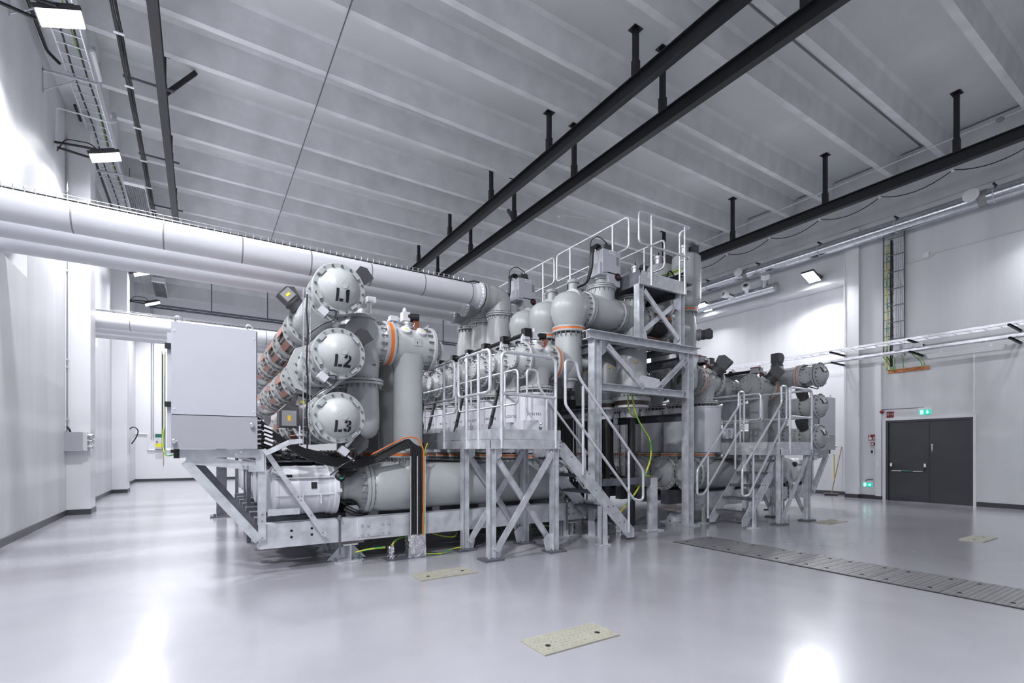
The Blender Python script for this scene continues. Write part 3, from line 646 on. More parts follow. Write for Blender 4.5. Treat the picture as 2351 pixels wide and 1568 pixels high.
for ya, yt in ((6.38, 6.5), (6.34, 6.42), (6.30, 6.4), (6.26, 6.25), (6.05, 6.05), (5.62, 5.8), (5.56, 5.65)):
    P(t, 'earth_cable', MB().tube([(XR-0.08, ya, 3.88), (XR-0.10, ya + 0.02, 4.05), (XR-0.15, yt, 4.25), (XR-0.3, yt, 4.3)], 0.010, 6, 0.08), EARTH)
t = T('thin_wall_conduit', 'thin conduit line across the upper right wall with a small white box', 'conduit', (XR, 5, 7))
P(t, 'tube', MB().tube([(XR-0.02, -2, 7.08), (XR-0.02, 5.35, 7.08), (XR-0.02, 5.45, 6.98), (XR-0.02, 6.05, 6.98)], 0.010, 6, 0.05), LGIS); P(t, 'box', MB().box(XR-0.05, XR, 5.48, 5.62, 7.02, 7.16), WHT)
t = T('thin_wall_conduit', 'white vertical conduit down the right wall at the pilaster corner', 'conduit'); P(t, 'tube', MB().cyl((XR-0.135, 7.62, 0.2), (XR-0.135, 7.62, 8.0), 0.014, 6), WHT)
t = T('thin_wall_conduit', 'thin vertical conduit on the right wall from the tube lamp to the door corner', 'conduit'); P(t, 'tube', MB().cyl((XR-0.015, 4.52, 2.5), (XR-0.015, 4.52, 4.2), 0.012, 6), WHT)
t = T('thin_wall_conduit', 'thin vertical conduit from the cable ladders to the alarm sounder', 'conduit'); P(t, 'tube', MB().cyl((XR-0.015, 6.64, 2.8), (XR-0.015, 6.64, 4.2), 0.012, 6), WHT)
t = T('hanging_strap', 'yellow lashing strap hanging beside the right machine cabinet', 'strap', (15.1, 6.9, 1.0)); P(t, 'strap', MB().tube([(14.33, 6.5, 1.40), (14.35, 6.5, 1.1), (14.33, 6.5, 0.85), (14.35, 6.5, 0.72)], 0.013, 6, 0.1), YEL)

# ------------------------------------------------------------------ gas insulated switchgear
A, PIT = 7.05, 0.715                   # axis of the front phase, spacing of the phases
ORD = ['nearest', 'second', 'third', 'fourth', 'fifth', 'sixth', 'seventh', 'eighth']
def flange_pair(t, o, ax, r, th=0.05, gap=0.035, orange=True, n=16):
    """two bolted rings with an orange (or black) ring between them"""
    o = Vector(o); ax = Vector(ax)
    P(t, 'flange', MB().lathe([(-gap/2-th, r-0.012), (-gap/2-th+0.008, r), (-gap/2, r)], o, ax, 40).lathe([(gap/2, r), (gap/2+th-0.008, r), (gap/2+th, r-0.012)], o, ax, 40), GIS)
    P(t, 'insulating_ring', MB().lathe([(-gap/2, r-0.004), (gap/2, r-0.004)], o, ax, 40), ORG if orange else DRV, 'orange ring' if orange else 'dark ring')
    P(t, 'bolt_ring', MB().bolts(o, ax, r-0.035, n, 0.0125, gap/2+th+0.018, both=gap/2+th), BOLT, stuff=True)
def flange_one(t, o, ax, r, th=0.05, n=16):
    P(t, 'flange', MB().lathe([(0, r-0.01), (0.008, r), (th-0.008, r), (th, r-0.01)], o, ax, 40), GIS)
    P(t, 'bolt_ring', MB().bolts(Vector(o), ax, r-0.035, n, 0.0125, th+0.02, both=0.001), BOLT, stuff=True)
def drive(t, c, ax, up, m=DRV, s=1.0, lab=None):
    """round foot with a box-shaped motor drive on it"""
    c, ax, up = Vector(c), Vector(ax).normalized(), Vector(up); sd = ax.cross(up).normalized(); up = sd.cross(ax)
    d = P(t, 'motor_drive', MB().lathe([(0,0.14*s),(0.05*s,0.14*s),(0.05*s,0.125*s),(0.10*s,0.125*s),(0.10*s,0.14*s),(0.13*s,0.14*s)], c, ax, 22)
          .plate([c + ax*0.13*s + up*(-0.10*s) + sd*(-0.10*s), c + ax*0.13*s + up*(0.12*s) + sd*(-0.10*s), c + ax*0.25*s + up*(0.16*s) + sd*(-0.10*s), c + ax*0.33*s + up*(0.08*s) + sd*(-0.10*s), c + ax*0.33*s + up*(-0.10*s) + sd*(-0.10*s)], sd, 0.20*s), m)
    return d
def earth_switch(t, c, out):
    """silver ring with drive, copper strap and viewing ports on top of a tee"""
    c = Vector(c)
    P(t, 'silver_collar', MB().lathe([(0,0.13),(0.03,0.135),(0.03,0.12),(0.06,0.12),(0.06,0.135),(0.09,0.135),(0.10,0.11)], c, Z, 26), STEEL)
    P(t, 'switch_head', MB().box(c.x-0.09, c.x+0.02, c.y-0.07, c.y+0.05, c.z+0.12, c.z+0.25).lathe([(0,0.03),(0.05,0.03),(0.07,0.015)], c + Vector((-0.04,0,0.25)), Z, 12), LGIS)
    P(t, 'black_gear', MB().cyl(c + Vector((0.0,-0.02,0.19)), c + Vector((0.16,-0.06,0.19)), 0.055, 16).box(c.x-0.03, c.x+0.09, c.y+0.0, c.y+0.1, c.z+0.1, c.z+0.2), RUB)
    P(t, 'copper_strap', MB().box(c.x+0.06, c.x+0.13, c.y-0.148, c.y-0.140, c.z-0.08, c.z+0.11).box(c.x+0.06, c.x+0.13, c.y-0.148, c.y-0.04, c.z+0.105, c.z+0.113), COP)
    for dx in (-0.10, 0.14):
        a = Vector((dx, -0.9, 0.8)).normalized(); o = Vector((c.x + dx, c.y - 0.212, c.z - 0.055))
        p = P(t, 'viewing_port', MB().lathe([(-0.04,0.075),(0.015,0.075),(0.02,0.065)], o, a, 18), LGIS)
        P(p, 'port_label', MB().lathe([(0.02,0.02),(0.022,0.02)], o, a, 10), YEL)
    P(t, 'cable_gland', MB().lathe([(0,0.03),(0.10,0.03),(0.10,0.045),(0.16,0.045)], c + Vector((-0.22, 0.02, -0.06)), Z, 12), STEEL)
    P(t, 'gland_box', MB().box(c.x-0.27, c.x-0.16, c.y-0.05, c.y+0.07, c.z+0.10, c.z+0.17), LGIS)
def cover_face(t, o, s, r):
    """ribbed cone cover with a round cap, facing along s*x"""
    o = Vector(o); ax = X*s
    P(t, 'cone_cover', MB().lathe([(0,r-0.06),(0.03,r-0.07),(0.12,0.16),(0.12,0.12)], o, ax, 36), GIS)
    f = MB()
    for k in range(10):
        an = 2*PI*k/10; u = Vector((0, math.cos(an), math.sin(an))); tg = Vector((0, -math.sin(an), math.cos(an)))
        p0, p1, p2 = o + u*(r-0.07), o + u*0.14 + ax*0.115, o + u*0.14
        f.plate([p0 - tg*0.008 + ax*0.02, p0 - tg*0.008 + ax*0.045, p1 - tg*0.008 + ax*0.012, p2 - tg*0.008], tg, 0.016)
    P(t, 'cover_ribs', f, GIS)
    P(t, 'cap', MB().lathe([(0.08,0.135),(0.17,0.135),(0.17,0.15),(0.195,0.15),(0.20,0.142)], o, ax, 28), GIS)
    P(t, 'cap_bolts', MB().bolts(o + ax*0.195, ax, 0.122, 8, 0.009, 0.016), BOLT, stuff=True)

def breaker(label, y=A):
    t = T('circuit_breaker', label, 'circuit breaker', (3, y, 0.56))
    z = 0.975
    dr = P(t, 'drive_drum', MB().lathe([(0.70,0.22),(0.715,0.27),(0.76,0.275),(0.78,0.315),(0.80,0.328),(0.83,0.328),(0.84,0.318),(1.05,0.318),(1.06,0.324),(1.09,0.324),(1.10,0.318),(1.28,0.318),(1.29,0.324),(1.32,0.324),(1.33,0.318),(1.44,0.318),(1.45,0.328),(1.50,0.328),(1.52,0.345),(1.57,0.345),(1.58,0.30),(1.585,0.12)], (0, y, z), X, 48), LGIS, 'pale ribbed drum')
    P(dr, 'seam', MB().box(0.80, 1.50, y-0.333, y-0.30, z-0.05, z-0.035).box(0.80, 1.50, y-0.318, y-0.28, z+0.17, z+0.18), LGIS)
    P(dr, 'black_window', MB().obox((1.25, y-0.313, z+0.075), (X, (0,0.24,0.97), (0,-0.97,0.24)), 0.035, 0.042, 0.006), RUB)
    P(dr, 'dark_nameplate', MB().obox((0.93, y-0.262, z+0.197), (X, (0,0.62,0.78), (0,-0.78,0.62)), 0.065, 0.022, 0.006), RUB)
    P(dr, 'drum_ribs', MB().box(1.53, 1.58, y-0.40, y-0.33, z-0.02, z+0.02).box(1.10, 1.12, y-0.345, y-0.28, z-0.16, z-0.03).box(1.32, 1.34, y-0.345, y-0.28, z-0.16, z-0.03), LGIS)
    io = Vector((1.58, y-0.27, z+0.17)); ia = Vector((0.05, -0.95, 0.3))
    P(t, 'position_indicator', MB().lathe([(0,0.07),(0.03,0.07),(0.06,0.055),(0.075,0.03)], io, ia, 20), RUB)
    P(t, 'green_indicator', MB().lathe([(0.065,0.030),(0.08,0.026)], io + Vector((0.0,0,-0.02)), ia, 14), mat('indicator_green', (0.05, 0.35, 0.18), 0.4))
    P(t, 'bell', MB().lathe([(1.58,0.13),(1.66,0.13),(1.66,0.155),(1.72,0.155),(1.73,0.145),(1.80,0.16),(1.87,0.20),(1.91,0.26),(1.935,0.32)], (0, y, z), X, 44), GIS)
    flange_pair(t, (1.985, y, z), X, 0.365, 0.045, 0.01, False, 22)
    P(t, 'vessel', MB().lathe([(2.03,0.315),(2.06,0.335),(2.16,0.352),(2.35,0.362),(2.62,0.362),(2.84,0.350),(2.98,0.338),(5.30,0.335),(5.36,0.335)], (0, y, z), X, 52).lathe([(0.20,0.30),(0.34,0.235),(0.42,0.225)], (2.63, y, z), Z, 36), GIS)
    flange_pair(t, (2.63, y, 1.44), Z, 0.293, 0.03, 0.035, True, 18)
    flange_one(t, (5.34, y, z), X, 0.40, 0.06, 20)
    cover_face(t, (5.40, y, z), 1, 0.38)
    P(t, 'neck', MB().lathe([(0.25,0.26),(0.43,0.26)], (4.98, y, z), Z, 36), GIS)
    flange_pair(t, (4.98, y, 1.40), Z, 0.31, 0.03, 0.03, True, 18)
    for xx in (1.80, 3.9):
        ft = P(t, 'support_lug', MB().plate([(xx-0.075, y-0.02, 0.565), (xx+0.10, y-0.02, 0.565), (xx+0.10, y-0.02, 0.70), (xx+0.07, y-0.02, 0.73), (xx-0.04, y-0.02, 0.73), (xx-0.075, y-0.02, 0.70)], Y, 0.02), LGIS)
    P(t, 'support_fin', MB().plate([(2.02, y-0.01, 0.565), (2.17, y-0.01, 0.565), (2.19, y-0.01, 0.66), (2.10, y-0.01, 0.66)], Y, 0.03).plate([(3.02, y-0.01, 0.565), (3.14, y-0.01, 0.565), (3.14, y-0.01, 0.66), (3.02, y-0.01, 0.66)], Y, 0.03), LGIS)
    P(t, 'hose', MB().tube([(1.70, y-0.1, 0.72), (1.85, y-0.18, 0.64), (1.9, y-0.1, 0.60)], 0.03, 8, 0.1).tube([(1.66, y-0.16, 0.70), (1.80, y-0.22, 0.62), (1.9, y-0.2, 0.60)], 0.025, 8, 0.1), RUB)
    return t
def riser(label, y=A, cap=False):
    t = T('riser_tee', label, 'gas vessel', (2.63, y, 1.5))
    z = 3.04
    P(t, 'riser_pipe', MB().lathe([(1.49,0.215),(2.55,0.213),(2.70,0.222),(2.82,0.25),(2.90,0.272)], (2.63, y, 0), Z, 40), GIS)
    P(t, 'tee_body', MB().lathe([(2.36,0.25),(2.44,0.268),(2.52,0.274),(2.86,0.274),(2.94,0.268)], (0, y, z), X, 44), GIS)
    flange_pair(t, (2.30, y, z+0.02), X, 0.315, 0.042, 0.05, True, 16)
    flange_one(t, (2.93, y, z), X, 0.325, 0.055, 16)
    if cap: cover_face(t, (2.985, y, z), 1, 0.31)
    else: P(t, 'cap', MB().lathe([(0,0.20),(0.04,0.13),(0.12,0.13),(0.12,0.15),(0.15,0.15)], (2.985, y, z), X, 26), GIS)
    P(t, 'nameplate', MB().box(2.615, 2.735, y-0.281, y-0.262, 3.02, 3.13), GIS)
    P(t, 'nameplate_mark', MB().box(2.668, 2.676, y-0.284, y-0.28, 3.05, 3.08), LETT)
    P(t, 'lug', MB().plate([(2.40, y-0.01, 3.31), (2.50, y-0.01, 3.31), (2.50, y-0.01, 3.46), (2.47, y-0.01, 3.46)], Y, 0.03).plate([(2.80, y-0.01, 3.31), (2.93, y-0.01, 3.31), (2.96, y-0.01, 3.42)], Y, 0.03), LGIS)
    earth_switch(t, (2.62, y, 3.30), 1)
    return t
def link(label, y=A, low=True):
    t = T('elbow_vessel', label, 'gas vessel', (1.96, y, 1.7))
    P(t, 'elbow_body', MB().lathe([(2.50,0.215),(2.62,0.22),(2.78,0.235),(2.92,0.255),(3.06,0.268),(3.20,0.255),(3.30,0.21),(3.36,0.15),(3.40,0.15)], (1.96, y, 0), Z, 40)
      .lathe([(1.96,0.20),(2.05,0.25),(2.16,0.26),(2.20,0.25),(2.24,0.28)], (0, y, 3.05), X, 40), GIS)
    P(t, 'top_cover', MB().lathe([(3.36,0.17),(3.39,0.175),(3.41,0.165),(3.44,0.09),(3.50,0.07)], (1.96, y, 0), Z, 26), GIS)
    P(t, 'top_gland', MB().lathe([(3.44,0.03),(3.60,0.03),(3.60,0.05),(3.66,0.05)], (2.04, y-0.05, 0), Z, 12), STEEL)
    P(t, 'gland_box', MB().box(2.0, 2.12, y-0.1, y+0.0, 3.6, 3.68), LGIS)
    flange_pair(t, (1.96, y, 2.465), Z, 0.285, 0.032, 0.012, False, 18)
    P(t, 'lower_elbow', MB().lathe([(1.66,0.06),(1.68,0.13),(1.72,0.18),(1.80,0.218),(1.92,0.23),(2.10,0.224),(2.43,0.212)], (1.96, y, 0), Z, 40)
      .lathe([(-0.42,0.20),(-0.1,0.20)], (1.96, y, 1.91), X, 36), GIS)
    P(t, 'dark_mark', MB().box(2.03, 2.08, y-0.222, y-0.20, 2.69, 2.70), LETT)
    return t
def transformer(label, y=A, txt=None):
    t = T('current_transformer', label, 'current transformer', (4.98, y, 1.45))
    P(t, 'drum', MB().lathe([(1.455,0.33),(1.46,0.345),(2.45,0.345),(2.45,0.36),(2.475,0.36),(2.48,0.34)], (4.98, y, 0), Z, 52), LGIS)
    P(t, 'top_neck', MB().lathe([(2.47,0.25),(2.53,0.25)], (4.98, y, 0), Z, 36), DRV)
    flange_pair(t, (4.98, y, 2.57), Z, 0.29, 0.03, 0.01, False, 18)
    P(t, 'rim_bolts', MB().bolts((4.98, y, 2.48), Z, 0.33, 8, 0.012, 0.03), BOLT, stuff=True)
    b = P(t, 'terminal_box', MB().obox((4.58, y-0.40, 1.875), ((0.86,-0.5,0),(0.5,0.86,0),Z), 0.125, 0.10, 0.115), CABM)
    bb = MB()
    for i in (-1, 0, 1):
        for k in (-1, 1): bb.obox((4.58 + 0.86*0.105*i - 0.5*0.103, y-0.40 - 0.5*0.105*i - 0.86*0.103, 1.875 + 0.10*k), ((0.86,-0.5,0),(0.5,0.86,0),Z), 0.006, 0.004, 0.006)
    P(b, 'screws', bb, BOLT, stuff=True)
    P(t, 'cable_hood', MB().lathe([(0,0.13),(0.25,0.13)], (4.42, y-0.33, 1.86), (0.5,0.86,0), 24), LGIS)
    P(t, 'side_gland', MB().lathe([(0,0.02),(0.03,0.02)], (4.74, y-0.45, 1.80), (0.5,-0.86,0), 8).lathe([(0,0.02),(0.03,0.02)], (4.74, y-0.45, 1.87), (0.5,-0.86,0), 8).lathe([(0,0.02),(0.03,0.02)], (4.74, y-0.45, 1.94), (0.5,-0.86,0), 8), STEEL)
    if txt:
        m = text_mb(txt, 0.062, (0,0,0), X, Z); vs = []
        w = max(v[0] for v in m.v)
        for vx, vy, vz in m.v:
            a = math.radians(-133) + (vx - w/2)/0.345; vs.append((4.98 + 0.348*math.cos(a), y + 0.348*math.sin(a), 2.09 + vz))
        m.v = vs; P(t, 'lettering', m, LETT)
    return t
def disconnector(label, y=A):
    t = T('disconnector_tee', label, 'gas vessel', (5.0, y, 2.6))
    z = 3.05
    P(t, 'lower_neck', MB().lathe([(2.60,0.21),(2.64,0.20),(2.72,0.205),(2.84,0.235),(2.92,0.262)], (5.0, y, 0), Z, 40), GIS)
    P(t, 'tee_body', MB().lathe([(4.74,0.255),(4.80,0.272),(5.18,0.272),(5.24,0.262)], (0, y, z), X, 44), GIS)
    flange_one(t, (4.66, y, z), X, 0.315, 0.05, 18)
    cover_face(t, (4.66, y, z), -1, 0.315)
    flange_pair(t, (5.30, y, z), X, 0.318, 0.035, 0.035, True, 18)
    P(t, 'nameplate', MB().box(4.98, 5.10, y-0.279, y-0.26, 3.06, 3.15), GIS); P(t, 'white_label', MB().box(5.01, 5.07, y-0.282, y-0.278, 3.08, 3.14), WHT)
    P(t, 'lug', MB().plate([(4.66, y-0.02, 3.35), (4.72, y-0.02, 3.35), (4.72, y-0.02, 3.50), (4.69, y-0.02, 3.50)], Y, 0.04).plate([(5.12, y-0.02, 3.30), (5.24, y-0.02, 3.32), (5.28, y-0.02, 3.44)], Y, 0.04), LGIS)
    earth_switch(t, (4.97, y, 3.31), 1)
    P(t, 'drive_shaft', MB().cyl((4.78, y, 3.52), (4.78, y+PIT, 3.52), 0.035, 10).box(4.70, 4.84, y-0.06, y+0.06, 3.46, 3.60), RUB)
    return t
def tall_vessel(label, y=A, x0=5.70):
    t = T('tall_vessel', label, 'gas vessel', (x0, y, 2.6))
    P(t, 'vessel_body', MB().lathe([(2.80,0.16),(2.86,0.22),(2.96,0.25),(3.10,0.258),(3.30,0.252),(3.60,0.245)], (x0, y, 0), Z, 44).lathe([(5.36-5.70,0.26),(0,0.24)], (x0, y, 3.05), X, 36), GIS)
    P(t, 'bottom_flange', MB().lathe([(2.765,0.17),(2.80,0.17)], (x0, y, 0), Z, 30).lathe([(2.63,0.09),(2.70,0.11),(2.765,0.13)], (x0, y, 0), Z, 24), GIS)
    P(t, 'bottom_valve', MB().box(x0-0.07, x0+0.07, y-0.09, y+0.05, 2.50, 2.58).lathe([(2.57,0.07),(2.63,0.07)], (x0, y, 0), Z, 16), RUB)
    P(t, 'side_port', MB().lathe([(0.20,0.10),(0.30,0.10),(0.30,0.12),(0.33,0.12)], (x0, y, 3.12), (0.86,-0.5,0), 22), GIS)
    P(t, 'port_cover', MB().lathe([(0.33,0.10),(0.345,0.09)], (x0, y, 3.12), (0.86,-0.5,0), 22), STEEL)
    P(t, 'side_plate', MB().obox((x0+0.235, y-0.10, 3.36), ((0.92,-0.39,0),(0.39,0.92,0),Z), 0.015, 0.05, 0.07), GIS)
    flange_pair(t, (x0, y, 3.685), Z, 0.305, 0.04, 0.035, True, 18)
    return t
def bulb(label, y=A):
    t = T('bulb_elbow', label, 'gas vessel', (5.74, y, 3.75))
    P(t, 'bulb_body', MB().lathe([(3.74,0.25),(3.80,0.275),(3.90,0.315),(4.02,0.34),(4.10,0.345),(4.20,0.325),(4.28,0.285),(4.345,0.21),(4.385,0.11),(4.39,0.0)], (5.72, y, 0), Z, 48)
      .lathe([(5.72,0.335),(5.84,0.325),(5.94,0.30),(6.0,0.292),(6.05,0.292)], (0, y, 4.12), X, 48), GIS)
    flange_pair(t, (6.07, y, 4.12), X, 0.335, 0.04, 0.012, False, 18)
    return t
def cross_tee(label, y=A):
    t = T('switch_elbow', label, 'gas vessel', (6.6, y, 3.9))
    P(t, 'elbow_body', MB().lathe([(6.12,0.275),(6.2,0.285),(6.35,0.305),(6.55,0.315),(6.72,0.305),(6.83,0.275),(6.86,0.27)], (0, y, 4.14), X, 44).lathe([(4.14,0.29),(4.34,0.262),(4.50,0.25),(4.55,0.25)], (6.50, y, 0), Z, 40), GIS)
    flange_pair(t, (6.50, y, 4.585), Z, 0.285, 0.03, 0.012, False, 18)
    flange_pair(t, (6.90, y, 4.13), X, 0.30, 0.035, 0.012, False, 16)
    P(t, 'pedestal', MB().lathe([(4.63,0.27),(4.65,0.25),(4.66,0.12),(4.76,0.11),(4.76,0.14),(4.80,0.14)], (6.50, y, 0), Z, 30), GIS)
    return t
def drive_box(label, y=A, txt='AC01QZ1'):
    t = T('drive_box', label, 'drive box', (6.5, y, 4.8))
    P(t, 'housing', MB().box(6.36, 6.80, y-0.20, y+0.16, 4.84, 5.28).box(6.30, 6.80, y-0.18, y+0.14, 4.80, 5.02).plate([(6.56, y-0.2, 4.62), (6.80, y-0.2, 4.62), (6.80, y-0.2, 4.86), (6.46, y-0.2, 4.86)], Y, 0.36), CABM)
    P(t, 'connector_block', MB().box(6.44, 6.62, y-0.16, y+0.05, 5.28, 5.40), DRV)
    P(t, 'gland_row', MB().lathe([(0,0.025),(0.07,0.025)], (6.44, y-0.12, 5.34), -X, 8).lathe([(0,0.025),(0.07,0.025)], (6.44, y-0.05, 5.34), -X, 8).lathe([(0,0.025),(0.07,0.025)], (6.44, y+0.02, 5.34), -X, 8), STEEL)
    P(t, 'label_plate', MB().box(6.52, 6.68, y-0.206, y-0.20, 5.21, 5.275), WHT)
    P(t, 'lettering', text_mb(txt, 0.036, (6.527, y-0.209, 5.23), X, Z), LETT)
    P(t, 'rating_plate', MB().box(6.70, 6.76, y-0.205, y-0.20, 5.02, 5.18), DRVG)
    P(t, 'red_indicator', MB().lathe([(0,0.07),(0.02,0.07),(0.03,0.05)], (6.73, y-0.20, 4.80), -Y, 20), RUB); P(t, 'red_lens', MB().lathe([(0.03,0.035),(0.036,0.03)], (6.73, y-0.20, 4.80), -Y, 16), FRED)
    c = MB()
    for j in range(4):
        c.tube([(6.38, y-0.12+0.04*j, 5.34), (6.26, y-0.12+0.04*j, 5.36), (6.19+0.01*j, y-0.11+0.03*j, 5.22), (6.20, y-0.08+0.02*j, 4.9), (6.12, y-0.03, 4.62), (5.95, y+0.05, 4.54)], 0.022, 7, 0.12)
    P(t, 'cable_bundle', c, RUB)
    P(t, 'thin_cable', MB().tube([(6.22, y, 5.28), (6.24, y, 5.48), (6.42, y, 5.60), (6.62, y, 5.52), (6.70, y-0.05, 5.38), (6.71, y-0.08, 5.28)], 0.009, 6, 0.12), RUB)
    return t
def bushing(label, y=A):
    t = T('bushing_vessel', label, 'gas vessel', (7.3, y, 2.3))
    P(t, 'tee_body', MB().lathe([(6.94,0.25),(7.05,0.262),(7.35,0.27),(7.52,0.262),(7.60,0.25)], (0, y, 4.12), X, 40).lathe([(3.66,0.24),(3.9,0.245),(4.2,0.25),(4.42,0.245),(4.48,0.25)], (7.34, y, 0), Z, 40), GIS)
    flange_pair(t, (7.34, y, 4.525), Z, 0.30, 0.03, 0.012, False, 16)
    flange_pair(t, (7.63, y, 4.12), X, 0.295, 0.03, 0.012, False, 16)
    P(t, 'drum', MB().lathe([(2.56,0.30),(3.62,0.30),(3.67,0.27),(3.68,0.24)], (7.31, y, 0), Z, 48), GIS)
    P(t, 'side_port', MB().lathe([(0.27,0.05),(0.33,0.05),(0.33,0.06),(0.35,0.06)], (7.31, y, 3.52), (-0.62,-0.78,0), 16), STEEL)
    P(t, 'yellow_label', MB().obox((7.15, y-0.265, 3.22), ((0.84,-0.54,0),(0.54,0.84,0),Z), 0.016, 0.01, 0.022), YORG)
    P(t, 'flange', MB().lathe([(2.47,0.36),(2.48,0.372),(2.54,0.372),(2.55,0.36)], (7.31, y, 0), Z, 44), GIS)
    P(t, 'bolt_ring', MB().bolts((7.31, y, 2.55), Z, 0.335, 18, 0.012, 0.045), BOLT, stuff=True)
    P(t, 'insulator_rim', MB().lathe([(2.39,0.33),(2.47,0.34)], (7.31, y, 0), Z, 36), mat('brown_insulator', (0.05, 0.03, 0.03), 0.3))
    P(t, 'white_plate', MB().lathe([(2.345,0.33),(2.39,0.335)], (7.31, y, 0), Z, 36), LGIS)
    P(t, 'cable_cone', MB().lathe([(2.15,0.105),(2.16,0.12),(2.32,0.15),(2.345,0.15)], (7.31, y, 0), Z, 28), LGIS)
    P(t, 'high_voltage_cable', MB().cyl((7.31, y, 0.0), (7.31, y, 2.16), 0.075, 18), RUB)
    return t
def coupler(label, y=A):
    t = T('bellows_coupler', label, 'coupler', (8.0, y, 4.1))
    P(t, 'insulator', MB().lathe([(7.68,0.20)] + [(7.70+0.04*i+d, r) for i in range(12) for d, r in ((0, 0.19), (0.012, 0.235), (0.024, 0.235), (0.034, 0.19))] + [(8.20,0.2)], (0, y, 4.10), X, 36), DRV)
    for an in (0.35, 2.8, 4.7):
        u = Vector((0, -math.cos(an), math.sin(an))); c = Vector((7.93, y, 4.10)) + u*0.275
        P(t, 'copper_strap', MB().obox(c, (X, u.cross(X), u), 0.25, 0.035, 0.006), COP)
        P(t, 'tie_rod', MB().cyl((7.64, y + 0.26*u.cross(X).y, 4.10 + 0.26*u.cross(X).z), (8.22, y + 0.26*u.cross(X).y, 4.10 + 0.26*u.cross(X).z), 0.012, 8), BOLT)
    flange_one(t, (8.20, y, 4.10), X, 0.295, 0.05, 16)
    P(t, 'neck', MB().lathe([(8.25,0.23),(8.85,0.22)], (0, y, 4.10), X, 32), GIS)
    return t
def tower(label, y=A):
    t = T('tower_vessel', label, 'gas vessel', (8.99, y, 2.7))
    P(t, 'tall_cylinder', MB().lathe([(4.60,0.20),(4.64,0.25),(4.72,0.30),(4.80,0.305),(5.60,0.305),(5.70,0.295),(5.74,0.25)], (8.99, y, 0), Z, 48), GIS)
    P(t, 'seam', MB().lathe([(5.12,0.307),(5.128,0.307)], (8.99, y, 0), Z, 48), GIS)
    P(t, 'top_socket', MB().lathe([(5.74,0.09),(5.90,0.09),(5.90,0.11),(5.95,0.11)], (8.93, y, 0), Z, 22), STEEL)
    P(t, 'top_drive', MB().box(9.04, 9.26, y-0.12, y+0.1, 5.78, 6.0), DRV)
    P(t, 'indicator', MB().lathe([(5.95,0.02),(6.06,0.012)], (8.93, y, 0), Z, 8), RUB)
    flange_pair(t, (8.98, y, 4.54), Z, 0.25, 0.03, 0.035, True, 14)
    P(t, 'lower_bulb', MB().lathe([(2.80,0.16),(2.86,0.22),(3.0,0.25),(3.2,0.25),(3.40,0.205),(3.55,0.20),(3.75,0.215),(4.00,0.225),(4.20,0.22),(4.40,0.19),(4.49,0.18)], (8.98, y, 0), Z, 44), GIS)
    P(t, 'side_foot', MB().lathe([(0.17,0.11),(0.26,0.11),(0.26,0.13),(0.29,0.13)], (8.98, y, 4.02), (0.8,-0.6,0), 20), DRVG)
    drive(t, (9.21, y-0.17, 4.02), (0.8,-0.6,0), Z, DRV, 0.8)
    P(t, 'round_gauge', MB().lathe([(0.24,0.06),(0.29,0.06)], (8.98, y, 3.10), (-0.3,-0.95,0), 18), LGIS)
    P(t, 'black_foot', MB().lathe([(0.2,0.12),(0.40,0.12),(0.40,0.135),(0.44,0.135)], (8.98, y, 2.98), (-0.85,-0.5,0), 20), RUB)
    return t
def half(side):
    """one machine half; side 0 = left machine, 1 = right machine (mirrored)"""
    global MIR
    wd = ['left', 'right'][side]
    n1 = [8, 7][side]
    items = [(breaker, 'horizontal circuit breaker vessel low in the %s machine, %s from the camera', 14.45),
             (riser, 'riser pipe with flanged tee head of the %s machine, %s from the camera', 14.35),
             (transformer, 'pale current transformer drum of the %s machine, %s from the camera', 14.6),
             (disconnector, 'round-covered tee vessel above a drum of the %s machine, %s from the camera', 14.6)]
    for fn, lab, mx in items:
        MIR = mx if side else None
        kw = {}
        if fn is riser and side: kw['cap'] = True
        if fn is transformer and not side: kw['txt'] = 'AC01TE1'
        r = fn(lab % (wd, ORD[0]), **kw)
        n = n1 if fn is not riser else (6, 4)[side]
        if fn is transformer and not side:
            r2 = fn(lab % (wd, ORD[1]), A + PIT, 'AC01TE2')
            for i in range(2, n): dup(r2, (0, PIT*(i-1), 0), lab % (wd, ORD[i]))
        else:
            for i in range(1, n): dup(r, (0, PIT*i, 0), lab % (wd, ORD[i]))
    MIR = None
half(0); half(1)
r = link('curved elbow vessel behind the lettered domes of the left machine, nearest of three')
for i in (1, 2): dup(r, (0, PIT*i, 0), 'curved elbow vessel behind the lettered domes of the left machine, %s of three' % ['', 'middle', 'farthest'][i])
r = tall_vessel('tall upright vessel with orange ring left of the portal frame, nearest of three')
for i in (1, 2): dup(r, (0, PIT*i, 0), 'tall upright vessel with orange ring left of the portal frame, %s of three' % ['', 'middle', 'farthest'][i])
P3 = ['nearest', 'middle', 'farthest']
for fn, lab in ((bulb, 'big rounded bulb elbow above the tall vessels, %s of three'), (cross_tee, 'elbow vessel carrying a drive box behind the bulb, %s of three'),
                (bushing, 'hanging bushing vessel inside the portal frame, %s of three'), (coupler, 'dark bellows coupler with copper straps behind the upper cross brace, %s of three'),
                (tower, 'tall grey cylinder tower right of the upper platform, %s of three')):
    r = fn(lab % P3[0])
    for i in (1, 2): dup(r, (0, PIT*i, 0), lab % P3[i])
r = bushing('hanging bushing vessel deep behind the portal frame, nearer of two', A + 3*PIT)
dup(r, (0, PIT, 0), 'hanging bushing vessel deep behind the portal frame, farther of two')
drive_box('grey drive box with red indicator and black cable loop, nearest of three', A, 'AC01QZ1')
r = drive_box('grey drive box far back beside the pipe elbows, with a black cable loop', 9.195, 'AC02QZ1')
r.location.x -= 0.47

